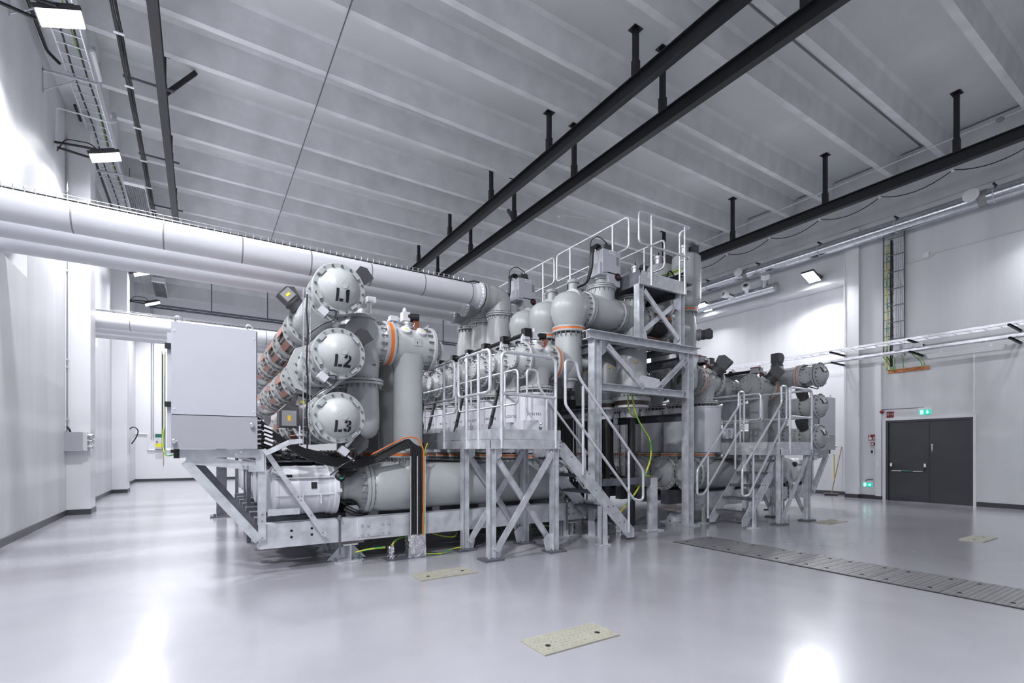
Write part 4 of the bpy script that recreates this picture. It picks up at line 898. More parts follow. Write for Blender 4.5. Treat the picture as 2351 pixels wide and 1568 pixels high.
# ---- bus ducts with the lettered domes
def glyph(ch):
    if ch == 'L': return [rect(0,0,0.032,0.145), rect(0.042,0,0.088,0.030)]
    if ch == '1': return [[(0.035,0),(0.068,0),(0.068,0.145),(0.045,0.145),(0.02,0.128),(0.02,0.112),(0.035,0.118)]]
    if ch == '2': return [[(0,0),(0.095,0),(0.095,0.030),(0.050,0.030),(0.052,0.036),(0.085,0.078),(0.093,0.10),(0.09,0.122),(0.075,0.138),(0.056,0.146),(0.056,0.118),(0.062,0.112),(0.064,0.102),(0.058,0.088),(0,0.022)],
                          [(0.046,0.146),(0.025,0.142),(0.008,0.128),(0,0.104),(0.033,0.100),(0.036,0.113),(0.046,0.118)]]
    if ch == '3': return [[(0.042,0.146),(0.02,0.141),(0.006,0.126),(0.003,0.110),(0.034,0.106),(0.042,0.118)], [(0.052,0.146),(0.078,0.140),(0.092,0.122),(0.090,0.098),(0.074,0.082),(0.030,0.082),(0.030,0.062),(0.052,0.062),(0.058,0.098),(0.060,0.110),(0.052,0.118)],
                          [(0.052,0.062),(0.080,0.076),(0.096,0.056),(0.093,0.026),(0.074,0.004),(0.052,0),(0.052,0.028),(0.062,0.038),(0.060,0.052)], [(0.042,0),(0.018,0.005),(0.002,0.022),(-0.003,0.040),(0.030,0.046),(0.034,0.034),(0.042,0.028)]]
def dome_r(rr, r): # bulge of the dome over its radius
    q = min(1, rr/(r*0.80)); return 0.155*(1 - q**2.7)
def busduct(label, x, y, z, r, txt, flip, drives, y1, rings):
    t = T('bus_duct', label, 'bus duct', (x, y, z))
    pr = [(0.0, r-0.045), (0.0, r)]; pr += []
    P(t, 'end_dome', MB().lathe([(0, r), (-0.030, r), (-0.036, r-0.006), (-0.036, r*0.815)] + [(-0.036 - dome_r(q*r*0.81, r), q*r*0.81) for q in (1, 0.97, 0.93, 0.88, 0.8, 0.7, 0.6, 0.45, 0.3, 0.15, 0.0)], (x, y, z), Y, 56), GIS, 'domed end cover')
    P(t, 'dome_boss', MB().lathe([(-0.036-0.155-0.006, 0.046), (-0.036-0.148, 0.05)], (x + 0.02, y, z + 0.01), Y, 24), GIS)
    for an in (0.75, 2.45, 3.6, 5.4):
        u = Vector((math.cos(an), 0, math.sin(an))); c = Vector((x, y-0.055, z)) + u*(r*0.84)
        P(t, 'dome_lug', MB().obox(c, (u.cross(Y), u, Y), 0.045, 0.02, 0.02), GIS)
    P(t, 'dome_bolts', MB().bolts((x, y-0.034, z), -Y, r*0.90, 16, 0.013, 0.028, t0=0.1), BOLT, stuff=True)
    # letters on the dome
    m = MB(); cx = -0.085 + (0.015 if txt == '1' else 0)
    for ch, ox in (('L', 0), (txt, 0.105 if txt != '1' else 0.09)):
        for q in glyph(ch):
            bm = bmesh.new(); vs = [bm.verts.new((a + ox, b, 0)) for a, b in q]; bm.faces.new(vs)
            bmesh.ops.triangulate(bm, faces=bm.faces[:]); bmesh.ops.subdivide_edges(bm, edges=bm.edges[:], cuts=2, use_grid_fill=True)
            bmesh.ops.triangulate(bm, faces=bm.faces[:]); bm.verts.ensure_lookup_table()
            out = []
            for v in bm.verts:
                a, b = v.co.x + cx, v.co.y - 0.185
                if flip: a, b = a * 0.9 - 0.075, b * 0.9 + 0.195
                out.append((x + a, y - 0.036 - dome_r(math.hypot(a, b), r) - 0.006, z + b))
            m.add(out, [tuple(v.index for v in f.verts) for f in bm.faces]); bm.free()
    P(t, 'stencil_lettering', m, LETT, 'black stencil letters')
    # body
    P(t, 'dark_gasket', MB().lathe([(0.0, r-0.012), (0.02, r-0.012)], (x, y, z), Y, 48), DRV)
    P(t, 'duct_body', MB().lathe([(0.02, r), (0.06, r), (0.06, r-0.06), (0.30, r-0.06), (0.42, r-0.05), (0.42, r-0.055)] , (x, y, z), Y, 48).lathe([(0.40, r-0.065), (y1-y, r-0.065)], (x, y, z), Y, 44), GIS)
    P(t, 'flange', MB().lathe([(0.34, r), (0.40, r)], (x, y, z), Y, 48), GIS)
    P(t, 'bolt_ring', MB().bolts((x, y+0.34, z), -Y, r-0.03, 16, 0.013, 0.03).bolts((x, y+0.06, z), Y, r-0.03, 16, 0.012, 0.03), BOLT, stuff=True)
    for dy, kind in rings:
        P(t, 'flange', MB().lathe([(dy, r), (dy+0.045, r)], (x, y, z), Y, 44).lathe([(dy+0.575, r), (dy+0.62, r)], (x, y, z), Y, 44).lathe([(dy+0.05, r-0.05), (dy+0.58, r-0.05)], (x, y, z), Y, 44), GIS)
        P(t, 'copper_ring', MB().lathe([(dy+0.045, r-0.002), (dy+0.057, r-0.002)], (x, y, z), Y, 44).lathe([(dy+0.62, r-0.002), (dy+0.634, r-0.002)], (x, y, z), Y, 44), ORG if kind == 'o' else COP)
        P(t, 'bolt_ring', MB().bolts((x, y+dy, z), -Y, r-0.035, 16, 0.013, 0.03).bolts((x, y+dy+0.62, z), Y, r-0.035, 16, 0.013, 0.03).bolts((x, y+dy+0.575, z), -Y, r-0.03, 16, 0.013, 0.03), BOLT, stuff=True)
        if kind == 'c':
            P(t, 'insulator', MB().lathe([(dy+0.62, r-0.045), (dy+1.30, r-0.045)], (x, y, z), Y, 36), DRV)
            for an in (2.3, 3.1, 3.9, 4.7, 5.5):
                u = Vector((math.cos(an), 0, math.sin(an))); c = Vector((x, y+dy+0.96, z)) + u*(r-0.01)
                P(t, 'copper_strap', MB().obox(c, (Y, u.cross(Y), u), 0.34, 0.05, 0.008), COP)
                P(t, 'tie_rod', MB().cyl(Vector((x, y+dy+0.6, z)) + Vector((math.cos(an+0.4),0,math.sin(an+0.4)))*(r-0.04), Vector((x, y+dy+1.35, z)) + Vector((math.cos(an+0.4),0,math.sin(an+0.4)))*(r-0.04), 0.014, 8), BOLT)
    for (dy, ax, up, m_, s, lab) in drives:
        a = Vector(ax).normalized(); c = Vector((x, y+dy, z)) + a*(r-0.07)
        d = drive(t, c, ax, up, m_, s)
        if lab:
            sd = a.cross(Vector(up)).normalized()
            q = c + a*0.23*s - Vector((0, 0.106*s, 0))
            P(d, 'drive_cover', MB().obox(q, (a, a.cross(Y), Y), 0.075*s, 0.085*s, 0.006), DRVG); P(d, 'warning_label', MB().obox(q - Y*0.008, (a, a.cross(Y), Y), 0.018, 0.035, 0.002), YEL if lab == 'y' else YORG)
    return t
bx, by, br = 1.48, 6.40, 0.321
LZ = (3.525, 2.716, 1.911)
def position_sensor(t, c):
    c = Vector(c)
    P(t, 'sensor_box', MB().obox(c, ((0.80,0,-0.60),(0,1,0),(0.60,0,0.80)), 0.055, 0.05, 0.045), LGIS)
    P(t, 'sensor_bracket', MB().cyl(c + Vector((0.03,0,0.05)), c + Vector((0.12,0.02,0.16)), 0.025, 10), STEEL)
    P(t, 'sensor_gland', MB().cyl(c + Vector((0.05,-0.02,-0.06)), c + Vector((0.13,-0.03,-0.12)), 0.014, 8), STEEL)
    P(t, 'sensor_cable', MB().tube([c + Vector((0.06,-0.02,0.02)), c + Vector((0.16,-0.05,0.03)), c + Vector((0.13,-0.05,-0.10)), c + Vector((-0.02,-0.03,-0.17)), c + Vector((-0.16,0,-0.3))], 0.009, 6, 0.1), RUB)
b1 = busduct('topmost left bus duct with dome stencilled L1', bx, by, LZ[0], br, '1', False, [(0.14, (0.8,0,0.6), Z, DRV, 0.80, None), (1.75, (-0.75,0,0.66), (0.66,0,0.75), DRV, 1.0, 'y')], 26.0, [(1.95, 'c'), (3.3, 'c'), (4.65, 'c'), (6.2, 'c'), (8.5, 'p'), (11, 'c')])
b2 = busduct('middle left bus duct with dome stencilled L2', bx, by, LZ[1], br, '2', False, [(0.14, (0.8,0,0.6), Z, DRV, 0.80, None), (2.0, (-0.25,-0.1,-0.96), X*-1, DRV, 1.0, 'y')], 26.0, [(0.85, 'p'), (2.15, 'c'), (3.6, 'c'), (5.4, 'c'), (8, 'p'), (10, 'c')])
b3 = busduct('lowest left bus duct with dome stencilled L3', bx, by, LZ[2], br, '3', False, [(0.14, (0.62,0,-0.78), Z, DRV, 0.85, None), (0.55, (-1,0,0), Z, DRV, 1.15, 'o')], 26.0, [(0.95, 'c'), (2.4, 'c'), (3.9, 'c')])
position_sensor(b1, (bx-0.20, by-0.02, LZ[0]-0.31)); position_sensor(b2, (bx-0.20, by-0.02, LZ[1]-0.31)); position_sensor(b3, (bx+0.05, by-0.02, LZ[2]-0.42))
P(b2, 'octagonal_flange', MB().lathe([(1.45, br+0.09), (1.50, br+0.09)], (bx, by, LZ[1]), Y, 8), GIS)
P(b3, 'square_flange', MB().obox((bx-0.05, by+0.25, LZ[2]+0.40), ((0.76,0,0.65),Y,(-0.65,0,0.76)), 0.17, 0.17, 0.02), GIS)
# right-hand domes
rx, ry, rr_ = 12.65, 6.07, 0.30
RZ = (3.33, 2.58, 1.83)
b = busduct('topmost right bus duct with orange ring and dome stencilled L3', rx, ry, RZ[0], rr_, '3', True, [], 7.2, [])
flange_pair(b, (rx, ry+0.40, RZ[0]), Y, 0.30, 0.05, 0.05, True, 16)
P(b, 'side_cover', MB().lathe([(0.20,0.13),(0.27,0.13),(0.27,0.15),(0.29,0.15)], (rx, ry+0.2, RZ[0]-0.02), (-1,-0.05,-0.1), 26), GIS)
P(b, 'cover_bolts', MB().bolts((rx-0.29, ry+0.19, RZ[0]-0.05), (-1,-0.05,-0.1), 0.115, 8, 0.010, 0.016), BOLT, stuff=True)
P(b, 'sensor_cable', MB().tube([(rx-0.05, ry, RZ[0]-0.30), (rx-0.1, ry-0.02, RZ[0]-0.36), (rx-0.25, ry+0.1, RZ[0]-0.30)], 0.014, 6, 0.08), RUB)
b = busduct('middle right bus duct with dome stencilled L2', rx, ry, RZ[1], rr_, '2', True, [(0.30, (-0.55,0,0.83), Y*-1, DRV, 0.9, None)], 9.5, [(0.75, 'p')])
b = busduct('lowest right bus duct with dome stencilled L1', rx, ry, RZ[2], rr_, '1', True, [(0.30, (-0.55,0,0.83), Y*-1, DRV, 0.9, None)], 9.5, [(0.75, 'p')])
t = T('elbow_vessel', 'upright elbow vessel with a black drive on top behind the right railing', 'gas vessel', (12.65, 7.1, 2.2))
P(t, 'vessel_body', MB().lathe([(2.0,0.18),(2.2,0.24),(2.6,0.25),(2.9,0.26),(3.3,0.27),(3.52,0.25),(3.62,0.16),(3.68,0.14)], (12.65, 7.1, 0), Z, 40).lathe([(12.2,0.25),(12.65,0.24)], (0, 7.1, 3.06), X, 36), GIS)
drive(t, (12.65, 7.1, 3.66), Z, X, DRV, 1.05)
t = T('disconnector_drive', 'dark angular drive on the tee head of the right riser pipe', 'drive', (11.9, 6.9, 3.4))
drive(t, (11.85, 6.85, 3.22), (0.35,-0.6,0.72), Z, DRV, 1.15); P(t, 'indicator_box', MB().box(11.5, 11.68, 6.95, 7.12, 3.40, 3.52), CABD); P(t, 'red_band', MB().box(11.495, 11.685, 6.945, 7.125, 3.52, 3.545), RED)
P(t, 'drive_rod', MB().cyl((11.6, 7.1, 3.46), (11.6, 8.6, 3.46), 0.04, 10), RUB); P(t, 'link_bar', MB().box(11.40, 11.46, 7.0, 8.6, 3.28, 3.38), DGALV)
t = T('disconnector_drive', 'dark angular drive on the tee vessel right of the portal frame', 'drive', (9.75, 6.9, 3.4))
drive(t, (9.72, 6.84, 3.24), (0.35,-0.6,0.72), Z, DRV, 1.2); P(t, 'indicator_box', MB().box(9.36, 9.52, 6.95, 7.1, 3.46, 3.58), CABD); P(t, 'red_band', MB().box(9.355, 9.525, 6.945, 7.105, 3.58, 3.60), RED)
P(t, 'drive_rod', MB().cyl((9.44, 7.0, 3.50), (9.2, 8.0, 3.50), 0.04, 10), RUB)

# ---- white pipes through the left wall, with elbows down into the second bay
PZ, PR = 4.785, 0.208
def white_pipe(label, y, x1=5.0, tray=False):
    t = T('white_pipe', label, 'pipe', (XL, y, PZ))
    P(t, 'pipe', MB().lathe([(XL-0.4, PR), (x1, PR)], (0, y, PZ), X, 48), PIPEW)
    if tray: b = P(t, 'joint_band', MB().lathe([(-1.515, PR+0.002), (-1.505, PR+0.0035), (-1.495, PR+0.002)], (0, y, PZ), X, 48), DRVG)
    if tray: rep(b, [(1.045*i, 0, 0) for i in range(1, 7)])
    P(t, 'end_collar', MB().lathe([(x1-0.12, PR), (x1-0.10, PR+0.01), (x1-0.02, PR+0.02), (x1, PR+0.06), (x1+0.045, PR+0.062)], (0, y, PZ), X, 48), PIPEW)
    P(t, 'bolt_ring', MB().bolts((x1, y, PZ), -X, PR+0.04, 20, 0.010, 0.02), BOLT, stuff=True)
    if tray:
        w = MB(); yy = y - 0.02; zb = PZ + PR + 0.012
        for dy, dz in ((-0.06, 0.0), (0.06, 0.0), (-0.06, 0.055), (0.06, 0.055)): w.cyl((XL, yy+dy, zb+dz), (x1-0.25, yy+dy, zb+dz), 0.003, 5)
        for i in range(int((x1+2.3)/0.11)):
            xx = XL + 0.05 + 0.11*i; w.tube([(xx, yy-0.06, zb+0.058), (xx, yy-0.06, zb), (xx, yy+0.06, zb), (xx, yy+0.06, zb+0.058)], 0.003, 4)
        P(t, 'wire_tray', w, STEEL, stuff=True)
        P(t, 'tray_cable', MB().tube([(XL, yy, zb+0.015), (x1-0.25, yy, zb+0.015), (x1-0.1, yy-0.03, zb+0.05), (x1, yy-0.05, zb+0.03)], 0.016, 7), RUB)
    return t
for i in range(3): white_pipe('thick white pipe from the left wall to the machine, %s of three' % P3[i], 9.195 + PIT*i, 4.98 + 0.02*i, i == 0)
for i in range(3): white_pipe('white pipe of the far set behind the cabinet, %s of three' % P3[i], 16.0 + PIT*i, 5.0, i == 0)
def pipe_elbow(label, y):
    x0 = 5.515
    t = T('pipe_elbow', label, 'gas vessel', (x0, y, 3))
    P(t, 'dark_gasket', MB().lathe([(5.03, 0.262), (5.055, 0.262)], (0, y, PZ), X, 44), DRV)
    P(t, 'flange', MB().lathe([(5.055, 0.27), (5.11, 0.27)], (0, y, PZ), X, 44), GIS)
    P(t, 'elbow_body', MB().tube([(5.11, y, PZ), (x0, y, PZ), (x0, y, 4.48)], 0.255, 36, 0.32, n=10).lathe([(5.10,0.235),(5.16,0.25),(5.3,0.262)], (0, y, PZ), X, 40), GIS)
    flange_pair(t, (x0, y, 4.42), Z, 0.30, 0.035, 0.012, False, 18)
    P(t, 'egg_vessel', MB().lathe([(3.0,0.21),(3.25,0.25),(3.55,0.288),(3.80,0.303),(4.05,0.292),(4.28,0.262),(4.38,0.25)], (x0, y, 0), Z, 44), GIS)
    return t
r = pipe_elbow('grey elbow with egg-shaped vessel under the white pipes, nearest of three', 9.195)
for i in (1, 2): dup(r, (0.0, PIT*i, 0), 'grey elbow with egg-shaped vessel under the white pipes, %s of three' % P3[i])

# ------------------------------------------------------------------ base beams and feet
def base_beam(label, y, x0=0.62, x1=6.0, detail=True):
    t = T('base_beam', label, 'steel beam', (x0, y, 0.26), 'galvanised base beams')
    P(t, 'beam', MB().prof((x0, y, 0.445), (x1, y, 0.445), [(-0.1,-0.15),(0.1,-0.15),(0.1,-0.135),(0.09,-0.13),(0.09,0.13),(0.1,0.135),(0.1,0.15),(-0.1,0.15)], Z), GALV if detail else DGALV)  # rear rows get the darker steel as painted-in shade
    P(t, 'tapered_foot', MB().box(x0-0.02, x0, y-0.1, y+0.1, 0.30, 0.34), GALV)
    if detail:
        P(t, 'splice_plate', MB().box(1.79, 2.23, y-0.112, y-0.10, 0.335, 0.565), GALV)
        h = P(t, 'bolt_head', MB().lathe([(0,0.020),(0.016,0.020)], (1.84, y-0.112, 0.495), -Y, 14), STEEL)
        rep(h, [(0.085,0,0), (0.28,0,0), (0.365,0,0), (0,0,-0.12), (0.085,0,-0.12), (0.28,0,-0.12), (0.365,0,-0.12)])
        h = P(t, 'drilled_hole', MB().lathe([(0,0.016),(0.003,0.016)], (0.97, y-0.1005, 0.495), -Y, 14), HOLE)
        rep(h, [(0.24,0,0.01), (0,0,-0.08), (0.24,0,-0.07)])
        h = P(t, 'end_bolt', MB().lathe([(0,0.014),(0.012,0.014)], (5.4, y-0.10, 0.50), -Y, 12), BOLT)
        rep(h, [(0,0,-0.10), (0.12,0,0), (0.12,0,-0.10)])
    return t
def beam_foot(label, x, y):
    t = T('beam_foot', label, 'steel foot', (x, y, 0), 'feet under the base beams')
    P(t, 'base_plate', MB().plate([(x-0.20, y-0.16, 0.0005), (x-0.10, y-0.24, 0.0005), (x+0.14, y-0.24, 0.0005), (x+0.20, y-0.12, 0.0005), (x+0.20, y+0.2, 0.0005), (x-0.20, y+0.2, 0.0005)], Z, 0.018), GALV)
    P(t, 'stub', MB().prof((x, y-0.22, 0.135), (x, y+0.16, 0.135), ibeam(0.19, 0.234, 0.014, 0.012), Z), GALV)
    P(t, 'gusset', MB().plate([(x-0.26, y, 0.018), (x+0.26, y, 0.018), (x+0.10, y, 0.19), (x-0.10, y, 0.19)], Y, 0.012), GALV)
    P(t, 'packing_board', MB().box(x-0.19, x+0.19, y-0.17, y+0.15, 0.253, 0.294), WOOD)
    P(t, 'clamp_rod', MB().cyl((x-0.15, y-0.24, 0.13), (x-0.15, y-0.24, 0.63), 0.013, 8), DGALV)
    P(t, 'rod_nut', MB().lathe([(0,0.03),(0.02,0.03),(0.02,0.02),(0.05,0.02)], (x-0.15, y-0.24, 0.60), Z, 6).box(x-0.18, x-0.12, y-0.27, y-0.1, 0.596, 0.61), BOLT)
    P(t, 'anchor_bolt', MB().lathe([(0,0.02),(0.03,0.02),(0.03,0.012),(0.05,0.012)], (x-0.17, y-0.10, 0.018), Z, 8), BOLT); P(t, 'anchor_bolt', MB().lathe([(0,0.02),(0.03,0.02),(0.03,0.012),(0.05,0.012)], (x+0.17, y-0.05, 0.018), Z, 8), BOLT)
    return t
base_beam('long galvanised base beam of the left machine, nearest', A-0.27)
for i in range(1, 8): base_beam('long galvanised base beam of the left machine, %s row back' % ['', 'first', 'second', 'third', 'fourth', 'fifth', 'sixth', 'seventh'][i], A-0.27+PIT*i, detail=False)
beam_foot('steel foot with packing board under the front left end of the base beam', 1.70, A-0.15)
for i in (1, 2): beam_foot('steel foot under the base beam at the left, %s row back' % ['', 'one', 'two'][i], 1.70, A-0.15+PIT*i)
beam_foot('steel foot under the base beam behind the stair', 5.5, A-0.15)
MIR = 14.14
base_beam('galvanised base beam of the right machine, nearest', A-0.27, x1=5.35)
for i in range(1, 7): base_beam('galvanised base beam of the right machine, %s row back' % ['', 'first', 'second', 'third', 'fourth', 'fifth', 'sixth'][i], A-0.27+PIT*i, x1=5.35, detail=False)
beam_foot('steel foot under the right machine base beam beside the portal column', 5.75, A-0.15)
beam_foot('steel foot under the right end of the right base beam', 1.9, A-0.15)
MIR = None

# ------------------------------------------------------------------ control cabinets on their stands
def cabinet(label, front):
    x0, x1, y0_, y1_ = -0.262, 0.575, 6.50, 6.98
    t = T('control_cabinet', label, 'cabinet', (0.15, 6.7, 1.515))
    P(t, 'body', MB().box(x0+0.01, x1, y0_+0.025, y1_, 1.517, 2.905), CABM)
    P(t, 'door_gasket', MB().box(x0+0.004, x1-0.002, y0_+0.022, y0_+0.026, 1.516, 2.904), RUB)
    u = P(t, 'upper_door', MB().box(x0, x1-0.012, y0_, y0_+0.022, 1.897, 2.905), CABM, 'pale upper panel')
    lo = P(t, 'lower_panel', MB().box(x0, x1, y0_, y0_+0.022, 1.517, 1.888), CABD, 'darker lower panel')
    P(t, 'side_plate', MB().box(x0-0.055, x0-0.005, y1_-0.06, y1_-0.03, 1.53, 2.86), CABM)
    for zz in (2.70, 2.03): P(t, 'hinge_block', MB().box(x0-0.075, x0, y1_-0.12, y1_-0.07, zz-0.03, zz+0.03), RUB)
    s = P(u, 'panel_screw', MB().lathe([(0,0.012),(0.003,0.012),(0.004,0.006)], (-0.235, y0_, 2.81), -Y, 14), LGIS); rep(s, [(0.77,0,0), (0,0,-0.855), (0.77,0,-0.855)])
    d = P(lo, 'rivet', MB().lathe([(0,0.003),(0.002,0.003)], (-0.055, y0_, 1.83), -Y, 6), DRVG)
    rep(d, [(dx, 0, -0.082*k) for dx in (0, 0.04, 0.41, 0.447) for k in range(4) if dx or k])
    for kx, kz in ((0.515, 1.795), (-0.235, 1.60)): P(lo, 'round_knob', MB().lathe([(0,0.014),(0.02,0.014),(0.024,0.026),(0.045,0.026),(0.052,0.018)], (kx, y0_, kz), -Y, 18), STEEL)
    for ex in (-0.20, 0.50): P(t, 'lifting_eye', MB().tube([(ex, y0_+0.1, 2.905+0.045+0.035*math.sin(2*PI*k/14)-0.0) if False else (ex + 0.034*math.cos(2*PI*k/14), y0_+0.1, 2.905+0.05+0.034*math.sin(2*PI*k/14)) for k in range(14)], 0.010, 8, closed=True).lathe([(0,0.02),(0.015,0.02)], (ex, y0_+0.1, 2.903), Z, 12), STEEL)
    P(t, 'vent_cover', MB().lathe([(0,0.055),(0.02,0.052),(0.032,0.035)], (-0.02, y0_+0.12, 2.904), Z, 22), WHT)
    return t
cabinet('big light grey control cabinet at the left end of the left machine', True)
MIR = 14.14
cabinet('pale control cabinet behind the lettered domes of the right machine', False)
MIR = None
def stand(label):
    t = T('cabinet_stand', label, 'steel stand', (0.6, 6.88, 0.3))
    y = 6.665
    P(t, 'upright', MB().box(0.595, 0.68, y-0.03, y-0.018, 0.415, 1.50).box(0.595, 0.607, y-0.018, y+0.07, 0.595, 1.50), GALV)
    sc = P(t, 'upright_screw', MB().lathe([(0,0.010),(0.008,0.010)], (0.638, y-0.03, 1.345), -Y, 10), BOLT); rep(sc, [(0,0,-0.07), (0,0,-0.62), (0,0,-0.70), (0,0,-0.90)])
    P(t, 'arm', MB().box(-0.19, 0.44, y-0.045, y+0.045, 1.418, 1.512), GALV)
    P(t, 'arm_end_cap', MB().box(-0.245, -0.19, y-0.05, y+0.05, 1.412, 1.515), RUB, 'black end cap')
    P(t, 'end_plate', MB().box(0.33, 0.655, y-0.060, y-0.048, 1.412, 1.514).box(0.565, 0.655, y-0.058, y-0.048, 1.33, 1.412).box(0.49, 0.655, y-0.060, y-0.048, 1.245, 1.33), GALV)
    h = P(t, 'hex_bolt', MB().lathe([(0,0.016),(0.014,0.016)], (0.362, y-0.058, 1.452), -Y, 6), STEEL); rep(h, [(0.05,0,0.03), (0.065,-0.0,-0.115), (0.11,0,-0.125)])
    P(t, 'lower_strut', MB().bar((-0.13, y, 1.40), (0.56, y, 1.31), 0.07, 0.10), GALV)
    P(t, 'diagonal_strut', MB().prof((-0.14, y, 1.38), (0.60, y, 0.42), chan(0.09, 0.10, 0.008), Z), GALV)
    P(t, 'diagonal_strut', MB().prof((-0.05, y+0.32, 1.38), (0.62, y+0.32, 0.48), chan(0.08, 0.10, 0.008), Z), DGALV)
    P(t, 'flat_brace', MB().plate([(0.630, y-0.075, 1.50), (0.665, y-0.075, 1.525), (0.705, y-0.075, 1.49), (1.375, y-0.075, 0.445), (1.365, y-0.075, 0.395), (1.315, y-0.075, 0.415)], Y, 0.012), GALV)
    s = P(t, 'brace_screw', MB().lathe([(0,0.009),(0.008,0.009)], (0.665, y-0.075, 1.485), -Y, 10), BOLT); rep(s, [(0.025,0,-0.04), (0.37,0,-0.56), (0.40,0,-0.61), (0.52,0,-0.80), (0.66,0,-1.035)])
    P(t, 'cross_rail', MB().box(0.70, 1.06, y-0.02, y+0.02, 0.70, 0.775), GALV)
    P(t, 'bracket_arm', MB().bar((0.66, y-0.12, 1.46), (0.92, y-0.2, 1.60), 0.03, 0.06).bar((0.92, y-0.2, 1.60), (1.01, y-0.2, 1.61), 0.03, 0.06), GALV)
    P(t, 'bracket_channel', MB().box(1.0, 1.07, y-0.22, y-0.16, 1.585, 1.64).box(1.0, 1.07, y-0.22, y-0.16, 1.68, 1.705).cyl((1.035, y-0.19, 1.56), (1.035, y-0.19, 1.80), 0.012, 8), GALVL)
    return t
stand('galvanised stand with flat diagonal brace carrying the left control cabinet')
MIR = 14.14
stand('galvanised stand carrying the right machine control cabinet')
MIR = None
t = T('support_column', 'galvanised column on an anchored foot far behind the cabinet stand', 'steel column', (0.43, 12.9, 0))
P(t, 'column', MB().prof((0.42, 12.95, 0.02), (0.42, 12.95, 1.75), ibeam(0.2, 0.18, 0.014, 0.01), Y), DGALV)
P(t, 'foot_plate', MB().box(0.2, 0.75, 12.75, 13.2, 0.0005, 0.03), DGALV); P(t, 'anchor_bolt', MB().lathe([(0,0.03),(0.06,0.02)], (0.28, 12.8, 0.03), Z, 8), BOLT); P(t, 'anchor_bolt', MB().lathe([(0,0.03),(0.06,0.02)], (0.66, 12.8, 0.03), Z, 8), BOLT)
for i, xx in enumerate((0.75, 1.15)):
    t = T('support_column', 'thin dark column behind the drum, %s of two' % ['left', 'right'][i], 'steel column', (xx, 10.5, 0))
    P(t, 'column', MB().prof((xx, 10.4+i*0.6, 0.01), (xx, 10.4+i*0.6, 2.2), chan(0.12, 0.1), Y), DGALV)
# black motor box and cable on the stand arm, wire trays
t = T('sensor_plug', 'small black plug box with a yellow cable at the end of the stand arm', 'plug', (-0.26, 6.86, 1.45))
P(t, 'plug', MB().box(-0.28, -0.245, 6.83, 6.89, 1.47, 1.51), RUB); P(t, 'cable', MB().tube([(-0.25, 6.86, 1.45), (-0.33, 6.9, 1.43), (-0.36, 6.95, 1.55), (-0.355, 7.0, 1.75)], 0.008, 6, 0.1), EARTH)
def wire_tray(label, x, y, z0, z1, w=0.075, cab=True):
    t = T('wire_tray', label, 'wire tray', (x, y, z0))
    m = MB()
    for dx in (-w/2, w/2):
        m.cyl((x+dx, y, z0), (x+dx, y, z1), 0.0035, 5); m.cyl((x+dx, y+0.05, z0), (x+dx, y+0.05, z1), 0.003, 5)
    n = int((z1-z0)/0.11)
    for i in range(n+1): m.tube([(x-w/2, y, z0+0.11*i), (x-w/2, y+0.05, z0+0.11*i), (x+w/2, y+0.05, z0+0.11*i), (x+w/2, y, z0+0.11*i)], 0.003, 4)
    P(t, 'wire_mesh', m, STEEL, stuff=True)
    if cab: P(t, 'cable', MB().tube([(x+0.01+0.01*math.sin(i*2.1), y+0.03, z0-0.05+(z1-z0)*i/9) for i in range(10)], 0.011, 7), RUB)
    return t
wire_tray('narrow upright wire tray with a black cable before the lettered domes', 1.095, 6.36, 1.57, 3.45)
t = wire_tray('thin upright wire tray on the far wall side of the cabinet', -0.355, 7.0, 1.5, 2.65, 0.03, False)
P(t, 'earth_cable', MB().cyl((-0.345, 7.02, 1.5), (-0.345, 7.02, 2.62), 0.006, 6), EARTH); P(t, 'cable', MB().cyl((-0.362, 7.02, 1.5), (-0.362, 7.02, 2.62), 0.005, 6), RUB)
wire_tray('upright wire tray behind the riser pipe', 3.05, 7.5, 1.5, 2.5, 0.09)
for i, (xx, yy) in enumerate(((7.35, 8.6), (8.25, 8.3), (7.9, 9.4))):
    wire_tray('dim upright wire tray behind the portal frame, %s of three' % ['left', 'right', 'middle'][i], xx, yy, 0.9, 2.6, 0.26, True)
# cable sweep from the cabinet over the drum down to the foil sleeve
t = T('cable_sweep', 'thick sweep of black cables from the cabinet down to the foil sleeve', 'cable bundle', (2.6, 6.6, 0.25))
rnd = random.Random(3)
for k in range(14):
    dz, dy = -0.018*(k % 7) + 0.006, 0.022*(k // 7)
    z0 = 1.90 - 0.055*(k % 6)
    pts = [(0.58, 6.62 + dy, z0), (0.78, 6.66 + dy, 1.70 + dz*0.5), (1.10, 6.72 + dy, 1.52 + dz), (1.45, 6.74 + dy, 1.40 + dz), (1.80, 6.70 + dy, 1.36 + dz), (2.10, 6.66 + dy, 1.47 + dz), (2.38, 6.64 + dy, 1.61 + dz), (2.50 + 0.01*(k % 7), 6.62 + dy, 1.66 + dz), (2.525 + 0.025*(k % 7), 6.62 + dy, 1.55), (2.520 + 0.025*(k % 7), 6.62 + dy, 0.9), (2.515 + 0.025*(k % 7), 6.62 + dy, 0.24)]
    P(t, 'black_cable', MB().tube(pts, 0.013, 6, 0.12, n=5), RUB)
P(t, 'orange_cable', MB().tube([(1.95, 6.62, 1.44), (2.25, 6.60, 1.60), (2.45, 6.60, 1.69), (2.60, 6.60, 1.68), (2.69, 6.60, 1.55), (2.70, 6.60, 1.1), (2.69, 6.60, 0.24)], 0.010, 6, 0.15), ORG, 'orange cable')
P(t, 'earth_cable', MB().tube([(2.78, 6.66, 1.60), (2.715, 6.61, 1.5), (2.712, 6.60, 1.0), (2.70, 6.60, 0.24)], 0.008, 6, 0.1), EARTH)
